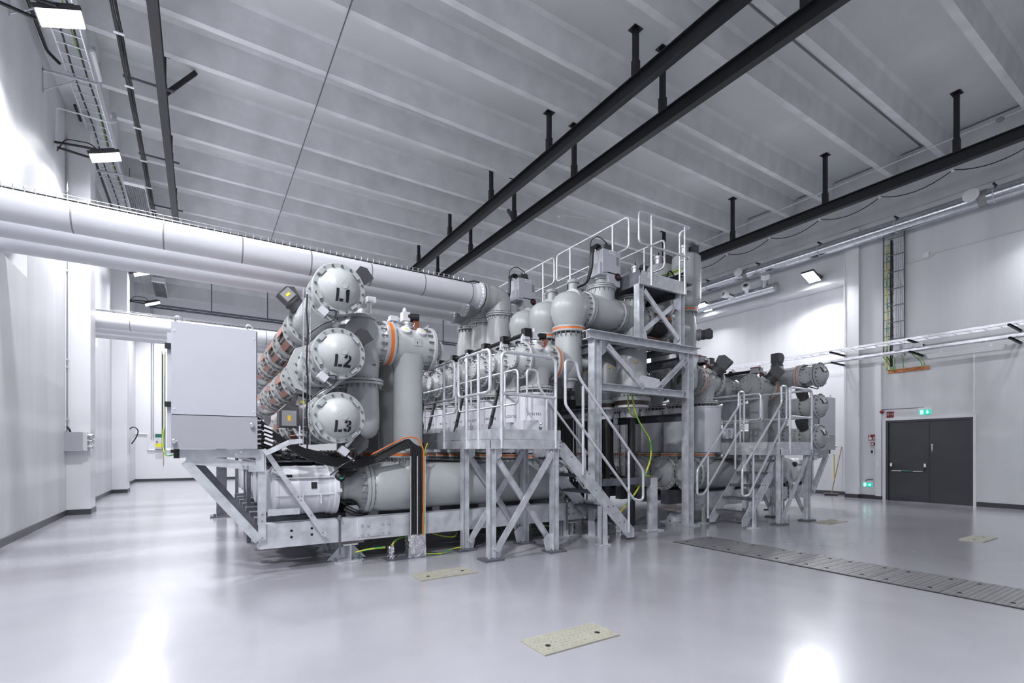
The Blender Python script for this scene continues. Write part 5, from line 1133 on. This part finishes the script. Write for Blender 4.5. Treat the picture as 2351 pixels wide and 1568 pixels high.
rl = P(t, 'tray_rail', MB().box(2.495, 2.505, 6.585, 6.60, 0.25, 1.42), GALVL); rep(rl, [(0.10,0,0), (0.215,0,0)])
tg = P(t, 'cable_tag', MB().obox((0.70, 6.60, 1.78), ((0.93,0,-0.37),Y,(0.37,0,0.93)), 0.05, 0.003, 0.012), WHT); rep(tg, [(0,0,-0.05), (0,0,-0.10), (0.01,0,-0.15), (0,0,-0.2)])
gl = P(t, 'cable_gland', MB().lathe([(0,0.016),(0.03,0.016),(0.03,0.012),(0.05,0.012)], (0.575, 6.62, 1.86), X, 8), STEEL); rep(gl, [(0,0,-0.055*k) for k in range(1, 6)])
def foil(label, mb, loc):
    return ONE('foil_sleeve', label, 'foil', mb, FOIL, loc)
def crumple(x0, x1, y0, y1, z0, z1, amp, sd):
    r = random.Random(sd); m = MB(); nx, nz = 9, 10
    per = [(x0 + (x1-x0)*i/nx, y0) for i in range(nx)] + [(x1, y0 + (y1-y0)*i/4) for i in range(4)] + [(x1 - (x1-x0)*i/nx, y1) for i in range(nx)] + [(x0, y1 - (y1-y0)*i/4) for i in range(4)]
    n = len(per); vs = []
    for k in range(nz+1):
        f = 1 + 0.10*(1-k/nz)*0.5
        for (a, b) in per:
            vs.append(((x0+x1)/2 + (a-(x0+x1)/2)*f + r.uniform(-amp, amp), (y0+y1)/2 + (b-(y0+y1)/2)*f + r.uniform(-amp, amp), z0 + (z1-z0)*k/nz + (r.uniform(-amp, amp*2.5) if k == nz else (0 if k == 0 else r.uniform(-amp, amp)))))
    fs = [(k*n+i, k*n+(i+1) % n, (k+1)*n+(i+1) % n, (k+1)*n+i) for k in range(nz) for i in range(n)]
    return m.add(vs, fs + [tuple(nz*n+i for i in range(n))])
foil('crumpled foil sleeve around the foot of the black cable bundle', crumple(2.46, 2.71, 6.56, 6.70, 0.006, 0.30, 0.010, 1), (2.6, 6.63, 0))
m = crumple(2.20, 2.27, 6.62, 6.69, 0.006, 0.17, 0.008, 2); foil('small foil wrapped cable stub left of the foil sleeve', m, (2.24, 6.65, 0))
foil('narrow foil sleeve on the floor at the foot of the stair rail', crumple(6.30, 6.40, 6.45, 6.55, 0.003, 0.36, 0.010, 4), (6.35, 6.5, 0))
foil('small foil wrap on the floor under the stair treads', crumple(5.55, 5.68, 6.9, 7.0, 0.003, 0.32, 0.012, 5), (5.6, 6.95, 0))
ONE('floor_strip', 'flat steel strip on the floor under the foil sleeves', 'steel strip', MB().box(2.14, 2.95, 6.50, 6.74, 0.0005, 0.005), DGALV, (2.5, 6.6, 0))
def earth(label, pts, r=0.014):
    m = MB().tube(pts, r, 8, 0.15, n=6); return ONE('earth_cable', label, 'earth cable', m, EARTH, pts[0])
earth('green and yellow earth cable from the beam foot to the foil stub', [(1.78, 6.75, 0.12), (1.95, 6.70, 0.16), (2.16, 6.66, 0.165)])
earth('green and yellow earth cable from the foil stub up behind the beam', [(2.25, 6.66, 0.18), (2.35, 6.75, 0.25), (2.55, 6.85, 0.26)])
earth('yellow earth cable on the floor between foil sleeve and platform post', [(2.72, 6.6, 0.02), (2.95, 6.52, 0.012), (3.15, 6.6, 0.05), (3.3, 6.62, 0.05)], 0.010)
earth('yellow earth cable under the beam behind the platform post', [(2.95, 6.88, 0.25), (3.15, 6.84, 0.19), (3.28, 6.80, 0.18), (3.34, 6.82, 0.25)], 0.010)
earth('long green and yellow earth cable hanging from the bushing to the floor', [(6.88, 6.62, 2.55), (6.92, 6.58, 2.2), (7.0, 6.5, 1.95), (7.18, 6.45, 1.72), (7.2, 6.42, 1.4), (7.0, 6.40, 1.05), (6.75, 6.42, 0.7), (6.36, 6.5, 0.3)], 0.016)
earth('short looped green and yellow cable under the white bushing plate', [(6.80, 6.65, 2.55), (6.76, 6.6, 2.3), (6.84, 6.6, 2.16), (7.05, 6.7, 2.14), (7.18, 6.85, 2.2)], 0.013)
earth('green and yellow cable lying along the short crash beam', [(6.95, 6.40, 1.01), (7.1, 6.40, 1.03), (7.25, 6.42, 1.0)], 0.010)
earth('green earth cable behind the stair stringer', [(4.75, 6.95, 0.28), (5.1, 6.9, 0.18), (5.5, 6.88, 0.16)], 0.010)

# ------------------------------------------------------------------ stair platforms
def post(t, x, y, h, s=1):
    c = P(t, 'post', MB().prof((x, y, 0.02), (x, y, h), ibeam(0.10, 0.10, 0.009, 0.007), X), GALV)
    P(t, 'base_plate', MB().box(x-0.15, x+0.15, y-0.115, y+0.115, 0.0005, 0.028), DGALV)
    P(t, 'anchor_bolt', MB().lathe([(0,0.016),(0.02,0.016),(0.02,0.009),(0.035,0.009)], (x-0.105, y-0.075, 0.028), Z, 8).lathe([(0,0.016),(0.02,0.016),(0.02,0.009),(0.035,0.009)], (x+0.105, y+0.075, 0.028), Z, 8), BOLT)
def rail_loop(t, pts, r=0.0225, fil=0.10): return P(t, 'rail_loop', MB().tube(pts, r, 12, fil, closed=True), GALVL)
def rail_post(t, x, y, z0, z1, r=0.0225): return P(t, 'rail_post', MB().cyl((x, y, z0), (x, y, z1), r, 12), GALVL)
def gusset(t, pts, y, th=0.012): P(t, 'gusset', MB().plate([(a, y, b) for a, b in pts], Y, th), GALV)
def platform(label, x0, x1, y0_, y1_, zt, walk_y, zb=1.52):
    t = T('stair_platform', label, 'platform', ((x0+x1)/2, y0_, 0))
    xa, xb = x0+0.03, x1-0.09
    for xx in (xa, xb):
        for yy in (y0_+0.03, y1_-0.05): post(t, xx, yy, zb)
    P(t, 'front_channel', MB().prof((x0, y0_, zb+0.065), (x1, y0_, zb+0.065), chan(0.06, 0.13, 0.010), Z), GALV)
    P(t, 'toe_board', MB().box(x0, x1, y0_-0.012, y0_-0.002, zb+0.135, zb+0.275), GALV)
    P(t, 'side_channel', MB().box(x0-0.012, x0+0.0, y0_, walk_y, zb, zb+0.13), GALV)
    P(t, 'side_toe_board', MB().box(x0-0.008, x0, y0_, walk_y, zb+0.135, zb+0.27), GALV)
    P(t, 'side_channel', MB().box(x1-0.21, x1-0.20, y1_, walk_y, zb, zb+0.13), GALV)
    P(t, 'end_bolt', MB().lathe([(0,0.012),(0.01,0.012)], (x1-0.03, y0_-0.035, zb+0.04), -Y, 10).lathe([(0,0.012),(0.01,0.012)], (x1-0.03, y0_-0.035, zb+0.095), -Y, 10), BOLT)
    gr = MB()
    for i in range(int((x1-x0-0.05)/0.034)): gr.box(x0+0.02+0.034*i, x0+0.023+0.034*i, y0_+0.01, y1_, zb+0.10, zb+0.13)
    for i in range(int((y1_-y0_)/0.06)): gr.box(x0+0.02, x1-0.02, y0_+0.03+0.06*i, y0_+0.033+0.06*i, zb+0.115, zb+0.13)
    P(t, 'deck_grating', gr, GALV, stuff=True)
    P(t, 'walkway_deck', MB().box(x0+0.02, x1-0.22, y1_, walk_y, zb+0.105, zb+0.13), DGALV)
    # crossed braces in the front bay and the back bay
    for yy in (y0_+0.02, y1_-0.06):
        P(t, 'cross_brace', MB().prof((xa+0.06, yy-0.02, 0.12), (xb-0.05, yy-0.02, zb-0.05), chan(0.035, 0.085, 0.007), Z), GALV)
        P(t, 'cross_brace', MB().prof((xb-0.06, yy+0.035, 0.16), (xa+0.05, yy+0.035, zb-0.06), chan(0.035, 0.085, 0.007), Z), GALV)
        gusset(t, [(xa+0.05, 0.02), (xa+0.14, 0.02), (xa+0.17, 0.14), (xa+0.05, 0.20)], yy)
        gusset(t, [(xb-0.05, 0.02), (xb-0.15, 0.02), (xb-0.20, 0.20), (xb-0.12, 0.27), (xb-0.05, 0.28)], yy)
        gusset(t, [(xa+0.05, zb), (xa+0.17, zb), (xa+0.17, zb-0.10), (xa+0.05, zb-0.17)], yy)
        gusset(t, [(xb-0.05, zb), (xb-0.15, zb), (xb-0.15, zb-0.08), (xb-0.05, zb-0.15)], yy)
    return t
px0, px1, py0, py1 = 3.33, 4.53, 5.80, 6.67
t = platform('front galvanised stair platform with crossed braces and railings', px0, px1, py0, py1, 1.65, 11.2)
yf = py0-0.02
P(t, 'front_rail', MB().tube([(3.50, yf, 1.53), (3.50, yf, 2.86), (4.43, yf, 2.86), (4.43, yf, 1.53)], 0.0235, 12, 0.11), GALVL)
P(t, 'front_mid_rail', MB().cyl((3.50, yf, 2.285), (4.43, yf, 2.27), 0.0225, 12), GALVL)
xs = px0-0.025
rail_loop(t, [(xs, 5.76, 2.29), (xs, 5.76, 2.87), (xs, 6.72, 2.87), (xs, 6.72, 2.29)])
for yy in (6.09, 6.45): rail_post(t, xs, yy, 1.52, 2.85)
rail_loop(t, [(xs, 6.86, 2.29), (xs, 6.86, 2.88), (xs, 10.9, 2.88), (xs, 10.9, 2.29)])
for yy in (7.24, 8.4, 9.6): rail_post(t, xs, yy, 1.52, 2.86)
for yy in (6.09, 7.24): P(t, 'rail_end_bolt', MB().sphere((xs, yy+0.33, 2.905), 0.022, 10, 6), STEEL)
xr = 4.30
rail_loop(t, [(xr, 6.60, 2.25), (xr, 6.60, 2.80), (xr, 8.72, 2.80), (xr, 8.72, 2.25)], 0.018)
rail_loop(t, [(xr, 8.85, 2.25), (xr, 8.85, 2.80), (xr, 11.0, 2.80), (xr, 11.0, 2.25)], 0.018)
for yy in (7.0, 8.2, 9.4, 10.6): rail_post(t, xr, yy, 1.62, 2.80, 0.018)

def stair(label, xt, zt, xb_, ya, yb_, n, sgn, rr=0.023, rails=True):
    """stair from (xt, zt) down to xb_ at the floor; ya = near stringer, yb_ = far stringer; sgn = +1 descends to +x"""
    t = T('steel_stair', label, 'stair', (xb_, ya, 0))
    g = lambda x: xt + sgn*x
    L = abs(xb_ - xt); sl = (zt-0.06)/L
    for yy in (ya, yb_):
        P(t, 'stringer', MB().plate([(g(-0.03), yy-0.006, zt+0.02), (g(0.06), yy-0.006, zt+0.02), (g(L+0.06), yy-0.006, 0.18), (g(L+0.06), yy-0.006, 0.04), (g(L-0.10), yy-0.006, 0.04), (g(-0.03), yy-0.006, zt-0.17)][::sgn], Y, 0.012), GALV)
        b = MB()
        for i in range(n):
            f = (i+0.8)/(n+0.9)
            for d in (-0.055, 0.055): b.lathe([(0,0.011),(0.010,0.011)], (g(L*f+d+0.05), yy-0.006, zt*(1-f)+0.02), -Y, 8)
        P(t, 'stringer_bolts', b, BOLT, stuff=True)
    for i in range(n):
        f = (i+0.8)/(n+0.9); x = g(L*f); z = zt*(1-f)
        m = MB().box(x-0.12, x+0.12, ya+0.01, ya+0.02, z-0.03, z+0.01).box(x-0.12, x+0.12, yb_-0.02, yb_-0.01, z-0.03, z+0.01).box(x-0.12, x-0.112, ya+0.01, yb_-0.01, z-0.03, z+0.01).box(x+0.112, x+0.12, ya+0.01, yb_-0.01, z-0.03, z+0.01)
        for k in range(8): m.box(x-0.10+0.028*k, x-0.096+0.028*k, ya+0.02, yb_-0.02, z-0.02, z+0.01)
        for k in range(15): m.box(x-0.11, x+0.11, ya+0.03+0.044*k, ya+0.034+0.044*k, z-0.008, z+0.01)
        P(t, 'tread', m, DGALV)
    return t, g, L, sl
def stair_rail(t, g, y, top, bot, posts, r=0.0225):
    (xa, za), (xm, zm), (xl, zl) = top      # hook top, start of slope, lower end
    P(t, 'handrail', MB().tube([(g(xa), y, za-0.55), (g(xa), y, za), (g(xa+0.20), y, za), (g(xm), y, zm), (g(xl), y, zl), (g(xl), y, zl-0.50), (g(xl-0.20), y, zl-0.50), (g(xa+0.26), y, za-0.95), (g(xa), y, za-0.68)], r, 12, 0.075, closed=True, n=7), GALVL)
    for x, z0, z1 in posts: P(t, 'rail_post', MB().cyl((g(x), y, z0), (g(x), y, z1), r, 12), GALVL)
t, g, L, sl = stair('front steel stair with double handrails beside the portal frame', 4.62, 1.60, 6.12, 5.90, 6.60, 5, 1)
stair_rail(t, g, 5.865, ((0.06, 2.87), (0.34, 2.61), (1.74, 1.16)), None, [(0.41, 1.12, 2.50), (1.40, 0.14, 1.48)])
stair_rail(t, g, 6.635, ((-0.12, 2.82), (0.12, 2.54), (1.46, 1.14)), None, [(0.28, 1.2, 2.35), (1.12, 0.3, 1.50)], 0.020)
for x, y in ((5.40, 5.78), (5.36, 6.72)):
    P(t, 'support_leg', MB().plate([(x-0.07, y, 0.018), (x+0.07, y, 0.018), (x+0.055, y, 0.55), (x-0.055, y, 0.66)], Y, 0.012).plate([(x-0.06, y, 0.018), (x-0.048, y, 0.018), (x-0.045, y, 0.62), (x-0.057, y, 0.62)], Y, 0.10), GALV)
    P(t, 'leg_plate', MB().box(x-0.11, x+0.10, y-0.05, y+0.12, 0.0005, 0.018), GALV)
# second platform and stair
qx0, qx1, qy0, qy1 = 9.84, 11.02, 5.46, 6.27
t = platform('right galvanised stair platform with crossed braces and railings', qx0, qx1, qy0, qy1, 1.65, 9.8, 1.40)
yf = qy0-0.02
P(t, 'front_rail', MB().tube([(10.17, yf, 1.42), (10.17, yf, 2.79), (11.02, yf, 2.79), (11.02, yf, 1.42)], 0.0235, 12, 0.10), GALVL)
P(t, 'front_mid_rail', MB().cyl((10.17, yf, 2.20), (11.02, yf, 2.19), 0.0225, 12), GALVL)
xs = qx1+0.02
rail_loop(t, [(xs, 5.44, 2.2), (xs, 5.44, 2.78), (xs, 6.6, 2.78), (xs, 6.6, 2.2)]); rail_post(t, xs, 5.9, 1.42, 2.76)
xs = qx0+0.15
rail_loop(t, [(xs, 5.95, 2.15), (xs, 5.95, 2.70), (xs, 8.9, 2.70), (xs, 8.9, 2.15)], 0.020); rail_post(t, xs, 6.42, 1.5, 2.70, 0.02); rail_post(t, xs, 7.6, 1.5, 2.70, 0.02)
xs = qx1-0.15
rail_loop(t, [(xs, 6.45, 2.15), (xs, 6.45, 2.70), (xs, 8.9, 2.70), (xs, 8.9, 2.15)], 0.020); rail_post(t, xs, 6.9, 1.5, 2.70, 0.02)
t, g, L, sl = stair('right steel stair descending to the left with double handrails', 10.16, 1.50, 8.80, 5.58, 6.28, 5, -1)
stair_rail(t, g, 5.55, ((-0.08, 2.82), (0.10, 2.47), (1.46, 1.13)), None, [(0.20, 1.15, 2.32), (1.10, 0.12, 1.42)])
stair_rail(t, g, 6.31, ((0.34-0.14, 2.76), (0.40, 2.44), (1.78, 1.11)), None, [(0.52, 1.1, 2.27), (1.44, 0.12, 1.38)])
for x, y in ((8.98, 5.46), (8.75, 6.42)):
    P(t, 'support_leg', MB().plate([(x-0.06, y, 0.018), (x+0.06, y, 0.018), (x+0.05, y, 0.42), (x-0.05, y, 0.30)], Y, 0.012).plate([(x+0.04, y, 0.018), (x+0.052, y, 0.018), (x+0.05, y, 0.38), (x+0.038, y, 0.38)], Y, 0.09), GALV)
    P(t, 'leg_plate', MB().box(x-0.10, x+0.10, y-0.05, y+0.12, 0.0005, 0.018), GALV)

# ------------------------------------------------------------------ portal frame, upper platform and walkway
t = T('portal_frame', 'tall galvanised portal frame with bolted diagonals between the two stairs', 'steel frame', (7.0, 6.45, 0))
fy = 6.45
for xx in (5.80, 8.27):
    P(t, 'column', MB().prof((xx, fy, 0.03), (xx, fy, 3.42), ibeam(0.16, 0.17, 0.014, 0.010), X), GALV)
    P(t, 'base_plate', MB().box(xx-0.17, xx+0.17, fy-0.17, fy+0.17, 0.0005, 0.03), GALV)
P(t, 'top_beam', MB().prof((5.60, fy, 3.495), (8.56, fy, 3.495), ibeam(0.20, 0.15, 0.012, 0.009), Z), GALV)
P(t, 'middle_beam', MB().prof((5.92, fy, 2.61), (8.15, fy, 2.61), ibeam(0.14, 0.13, 0.010, 0.008), Z), GALV)
P(t, 'diagonal', MB().prof((6.02, fy-0.06, 3.34), (6.93, fy-0.06, 2.66), chan(0.05, 0.10, 0.008), Z), GALV)
P(t, 'diagonal', MB().prof((8.12, fy-0.06, 3.30), (7.32, fy-0.06, 2.66), chan(0.05, 0.10, 0.008), Z), GALV)
P(t, 'gusset', MB().plate([(6.74, fy-0.03, 2.67), (7.52, fy-0.03, 2.67), (7.40, fy-0.03, 2.86), (6.90, fy-0.03, 2.90)], Y, 0.012), GALVL)
for (a, s) in ((5.89, 1), (8.18, -1)):
    P(t, 'corner_gusset', MB().plate([(a, fy-0.02, 3.42), (a+0.20*s, fy-0.02, 3.42), (a+0.16*s, fy-0.02, 3.24), (a, fy-0.02, 3.12)][::s], Y, 0.012), GALV)
    if s < 0: P(t, 'knee_bracket', MB().plate([(a+0.22, fy-0.05, 3.42), (a+0.36, fy-0.05, 3.42), (a+0.36, fy-0.05, 3.34), (a+0.22, fy-0.05, 3.12)], Y, 0.10), GALV)
for (xx, zz) in ((6.06, 3.31), (6.10, 3.28), (6.86, 2.72), (6.90, 2.69), (7.36, 2.70), (7.40, 2.73), (8.06, 3.26), (8.10, 3.29)):
    P(t, 'frame_bolt', MB().lathe([(0,0.014),(0.012,0.014)], (xx, fy-0.075, zz), -Y, 10), BOLT)
for xx, yy in ((8.22, 8.4), (5.85, 8.4)):
    P(t, 'side_beam', MB().prof((xx, fy+0.12, 2.17), (xx, yy, 2.17), chan(0.10, 0.16, 0.01), Z), DGALV)
    P(t, 'side_beam', MB().prof((xx, fy+0.12, 3.30), (xx, 9.4, 3.30), ibeam(0.14, 0.16), Z), DGALV)
for xx in (6.9, 8.05): P(t, 'side_beam', MB().prof((xx, fy+0.1, 3.52), (xx, 9.4, 3.52), ibeam(0.12, 0.12), Z), DGALV)
for yy in (9.4,):
    for xx in (5.05, 8.22): pass
t = T('crash_beam', 'short galvanised crash beam on a post beside the front stair', 'steel frame', (7.2, 6.4, 0))
P(t, 'beam', MB().prof((5.9, 6.40, 0.94), (7.12, 6.40, 0.94), chan(0.08, 0.12, 0.009), Z), DGALV)
P(t, 'post', MB().box(7.10, 7.26, 6.34, 6.36, 0.02, 0.99).box(7.10, 7.115, 6.36, 6.46, 0.02, 0.99), GALV)
P(t, 'base_plate', MB().box(7.02, 7.34, 6.26, 6.50, 0.0005, 0.02), GALV)
t = T('upper_platform', 'upper galvanised platform with railings on top of the portal frame', 'platform', (7.5, 6.45, 3.57))
for xx in (6.88, 8.03):
    P(t, 'post', MB().prof((xx, fy, 3.57), (xx, fy, 4.58), ibeam(0.13, 0.12, 0.010, 0.008), X), GALV)
P(t, 'cross_brace', MB().prof((6.98, fy-0.03, 4.48), (7.95, fy-0.03, 3.68), chan(0.04, 0.09, 0.007), Z), GALV)
P(t, 'cross_brace', MB().prof((6.98, fy+0.03, 3.72), (7.95, fy+0.03, 4.40), chan(0.04, 0.09, 0.007), Z), GALV)
P(t, 'gusset', MB().plate([(6.94, fy-0.01, 3.58), (7.10, fy-0.01, 3.58), (7.06, fy-0.01, 3.74), (6.94, fy-0.01, 3.80)], Y, 0.012).plate([(7.97, fy-0.01, 3.58), (7.83, fy-0.01, 3.58), (7.87, fy-0.01, 3.74), (7.97, fy-0.01, 3.80)], Y, 0.012).plate([(7.97, fy-0.01, 4.5), (7.83, fy-0.01, 4.44), (7.87, fy-0.01, 4.28), (7.97, fy-0.01, 4.26)], Y, 0.012), GALV)
P(t, 'front_channel', MB().prof((6.85, fy-0.05, 4.635), (8.13, fy-0.05, 4.635), chan(0.06, 0.13, 0.010), Z), GALV)
P(t, 'toe_board', MB().box(6.90, 8.10, fy-0.055, fy-0.045, 4.70, 4.83), GALV)
P(t, 'corner_plate', MB().box(6.80, 6.90, fy-0.09, fy-0.08, 4.56, 4.71), GALV)
for xx in (6.86, 8.11):
    P(t, 'side_channel', MB().box(xx-0.006, xx+0.006, fy-0.05, 11.4, 4.57, 4.70), DGALV); P(t, 'side_toe_board', MB().box(xx-0.004, xx+0.004, fy-0.05, 11.4, 4.70, 4.83), DGALV)
P(t, 'deck', MB().box(6.87, 8.10, fy-0.02, 11.4, 4.68, 4.705), DGALV)
yf = fy-0.08
P(t, 'front_rail_loop', MB().tube([(6.80, yf, 5.31), (6.80, yf, 5.90), (8.24, yf, 5.93), (8.24, yf+0.25, 5.93), (8.24, yf+0.25, 5.33), (8.24, yf, 5.33)], 0.0225, 12, 0.10, closed=True), GALVL)
for xx in (7.13, 8.08): rail_post(t, xx, yf, 4.58, 5.91)
xw = 6.80
for a, b in ((6.62, 8.82), (8.92, 10.6), (10.7, 11.4)): rail_loop(t, [(xw, a, 5.30), (xw, a, 5.89), (xw, b, 5.89), (xw, b, 5.30)])
for yy in (7.05, 8.35, 9.35, 10.3): rail_post(t, xw, yy, 4.6, 5.88)
xw = 8.17
for a, b in ((6.95, 8.9), (9.0, 11.2)): rail_loop(t, [(xw, a, 5.30), (xw, a, 5.89), (xw, b, 5.89), (xw, b, 5.30)], 0.021)
for yy in (7.5, 8.6, 9.7): rail_post(t, xw, yy, 4.6, 5.88, 0.021)
for i in range(2):
    rail_post(t, 8.24, 6.62, 4.7, 5.92) if i == 0 else None
P(t, 'rear_leg', MB().prof((6.95, 11.3, 0.0), (6.95, 11.3, 4.57), ibeam(0.13, 0.12), X).prof((8.03, 11.3, 0.0), (8.03, 11.3, 4.57), ibeam(0.13, 0.12), X), DGALV)
# cables heaped along the upper walkway
t = T('walkway_cables', 'black and yellow cables heaped along the upper walkway edge', 'cable bundle', (8.3, 8, 4.85))
c = MB()
for j in range(6): c.tube([(8.30 + 0.05*j + 0.03*math.sin(i*1.9+j), 6.7 + 0.55*i, 4.98 + 0.035*j + 0.06*abs(math.sin(i*1.1+j*2))) for i in range(9)], 0.02, 6)
for j in range(4): c.tube([(8.3 + 0.12*math.cos(PI*k/8), 6.9 + 0.5*j, 5.02 + 0.22*math.sin(PI*k/8)) for k in range(9)], 0.016, 6)
P(t, 'black_cable', c, RUB)
y2 = MB()
for j in range(2): y2.tube([(8.33 + 0.06*j + 0.05*math.sin(i*1.4+j), 6.7 + 0.55*i, 5.22 + 0.04*math.sin(i*2.3+j)) for i in range(9)], 0.014, 6)
P(t, 'earth_cable', y2, EARTH)
P(t, 'support_tray', MB().box(8.24, 8.62, 6.6, 11.3, 4.92, 4.95), DGALV)
for j, yy in enumerate((7.1, 7.9, 8.8)):
    t = T('cable_box', 'small grey terminal box among the cables on the upper walkway, %s' % P3[j], 'terminal box', (8.4, yy, 4.85)); P(t, 'box', MB().box(8.32, 8.58, yy-0.12, yy+0.12, 4.84, 5.06), CABD); P(t, 'lid', MB().box(8.31, 8.59, yy-0.13, yy+0.13, 5.06, 5.09), CABM)
# small pressure relief stacks seen between bulbs
for j in range(2):
    t = T('relief_stack', 'short capped grey stack rising behind the bulb elbows, %s' % ['nearer', 'farther'][j], 'relief stack', (6.40, A+PIT*(1+j), 4.6))
    yy = A+PIT*(1+j); sx = 6.40
    P(t, 'stack_pipe', MB().lathe([(4.3,0.10),(4.90,0.10)], (sx, yy, 0), Z, 20), GIS); P(t, 'stack_cap', MB().lathe([(4.88,0.125),(4.93,0.13),(4.95,0.11)], (sx, yy, 0), Z, 20), GIS)
# black vertical cables behind the portal frame
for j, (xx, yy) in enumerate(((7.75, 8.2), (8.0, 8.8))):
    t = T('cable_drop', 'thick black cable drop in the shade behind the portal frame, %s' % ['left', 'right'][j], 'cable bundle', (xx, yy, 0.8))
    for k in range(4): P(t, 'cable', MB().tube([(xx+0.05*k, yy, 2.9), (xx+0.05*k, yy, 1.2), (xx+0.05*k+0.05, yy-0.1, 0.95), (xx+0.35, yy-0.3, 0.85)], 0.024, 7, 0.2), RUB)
for j in range(3):
    t = T('dark_tie_rod', 'slanting black tie rod between the transformer drums, %s' % P3[j], 'tie rod', (4.4, 7.7+1.4*j, 1.7)); P(t, 'rod', MB().cyl((4.35, 7.72+1.43*j, 1.6), (4.62, 7.72+1.43*j, 2.7), 0.035, 10), RUB)

# cable curtains that fill the shade between the two machine halves and under the bus ducts
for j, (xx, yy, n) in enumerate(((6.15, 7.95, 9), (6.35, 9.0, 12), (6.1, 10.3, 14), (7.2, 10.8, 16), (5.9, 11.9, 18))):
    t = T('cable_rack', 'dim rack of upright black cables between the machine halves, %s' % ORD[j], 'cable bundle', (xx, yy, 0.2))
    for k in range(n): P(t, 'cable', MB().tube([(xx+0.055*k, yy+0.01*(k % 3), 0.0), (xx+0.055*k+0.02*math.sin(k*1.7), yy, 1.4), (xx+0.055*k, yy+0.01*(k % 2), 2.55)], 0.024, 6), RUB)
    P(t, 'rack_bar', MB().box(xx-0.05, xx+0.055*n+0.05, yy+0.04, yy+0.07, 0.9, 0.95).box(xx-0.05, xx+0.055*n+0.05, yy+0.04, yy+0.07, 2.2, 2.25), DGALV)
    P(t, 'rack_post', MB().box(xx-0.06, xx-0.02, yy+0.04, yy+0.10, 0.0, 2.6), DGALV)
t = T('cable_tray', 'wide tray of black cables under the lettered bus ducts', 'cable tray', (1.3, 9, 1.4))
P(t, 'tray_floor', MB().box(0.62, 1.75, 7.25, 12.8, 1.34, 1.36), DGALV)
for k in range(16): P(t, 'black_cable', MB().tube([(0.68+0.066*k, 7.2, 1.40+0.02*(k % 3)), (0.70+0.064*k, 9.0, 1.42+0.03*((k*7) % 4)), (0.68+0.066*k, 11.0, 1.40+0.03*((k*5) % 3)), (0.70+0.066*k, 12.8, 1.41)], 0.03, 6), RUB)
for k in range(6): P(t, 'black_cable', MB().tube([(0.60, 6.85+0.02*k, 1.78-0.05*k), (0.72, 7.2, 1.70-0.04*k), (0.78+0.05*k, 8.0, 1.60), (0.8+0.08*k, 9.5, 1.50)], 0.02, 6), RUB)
P(t, 'tray_leg', MB().box(0.64, 0.70, 9.0, 9.06, 0.0, 1.34).box(1.66, 1.72, 9.0, 9.06, 1.3, 1.34).box(0.64, 0.70, 12.0, 12.06, 0.0, 1.34), DGALV)
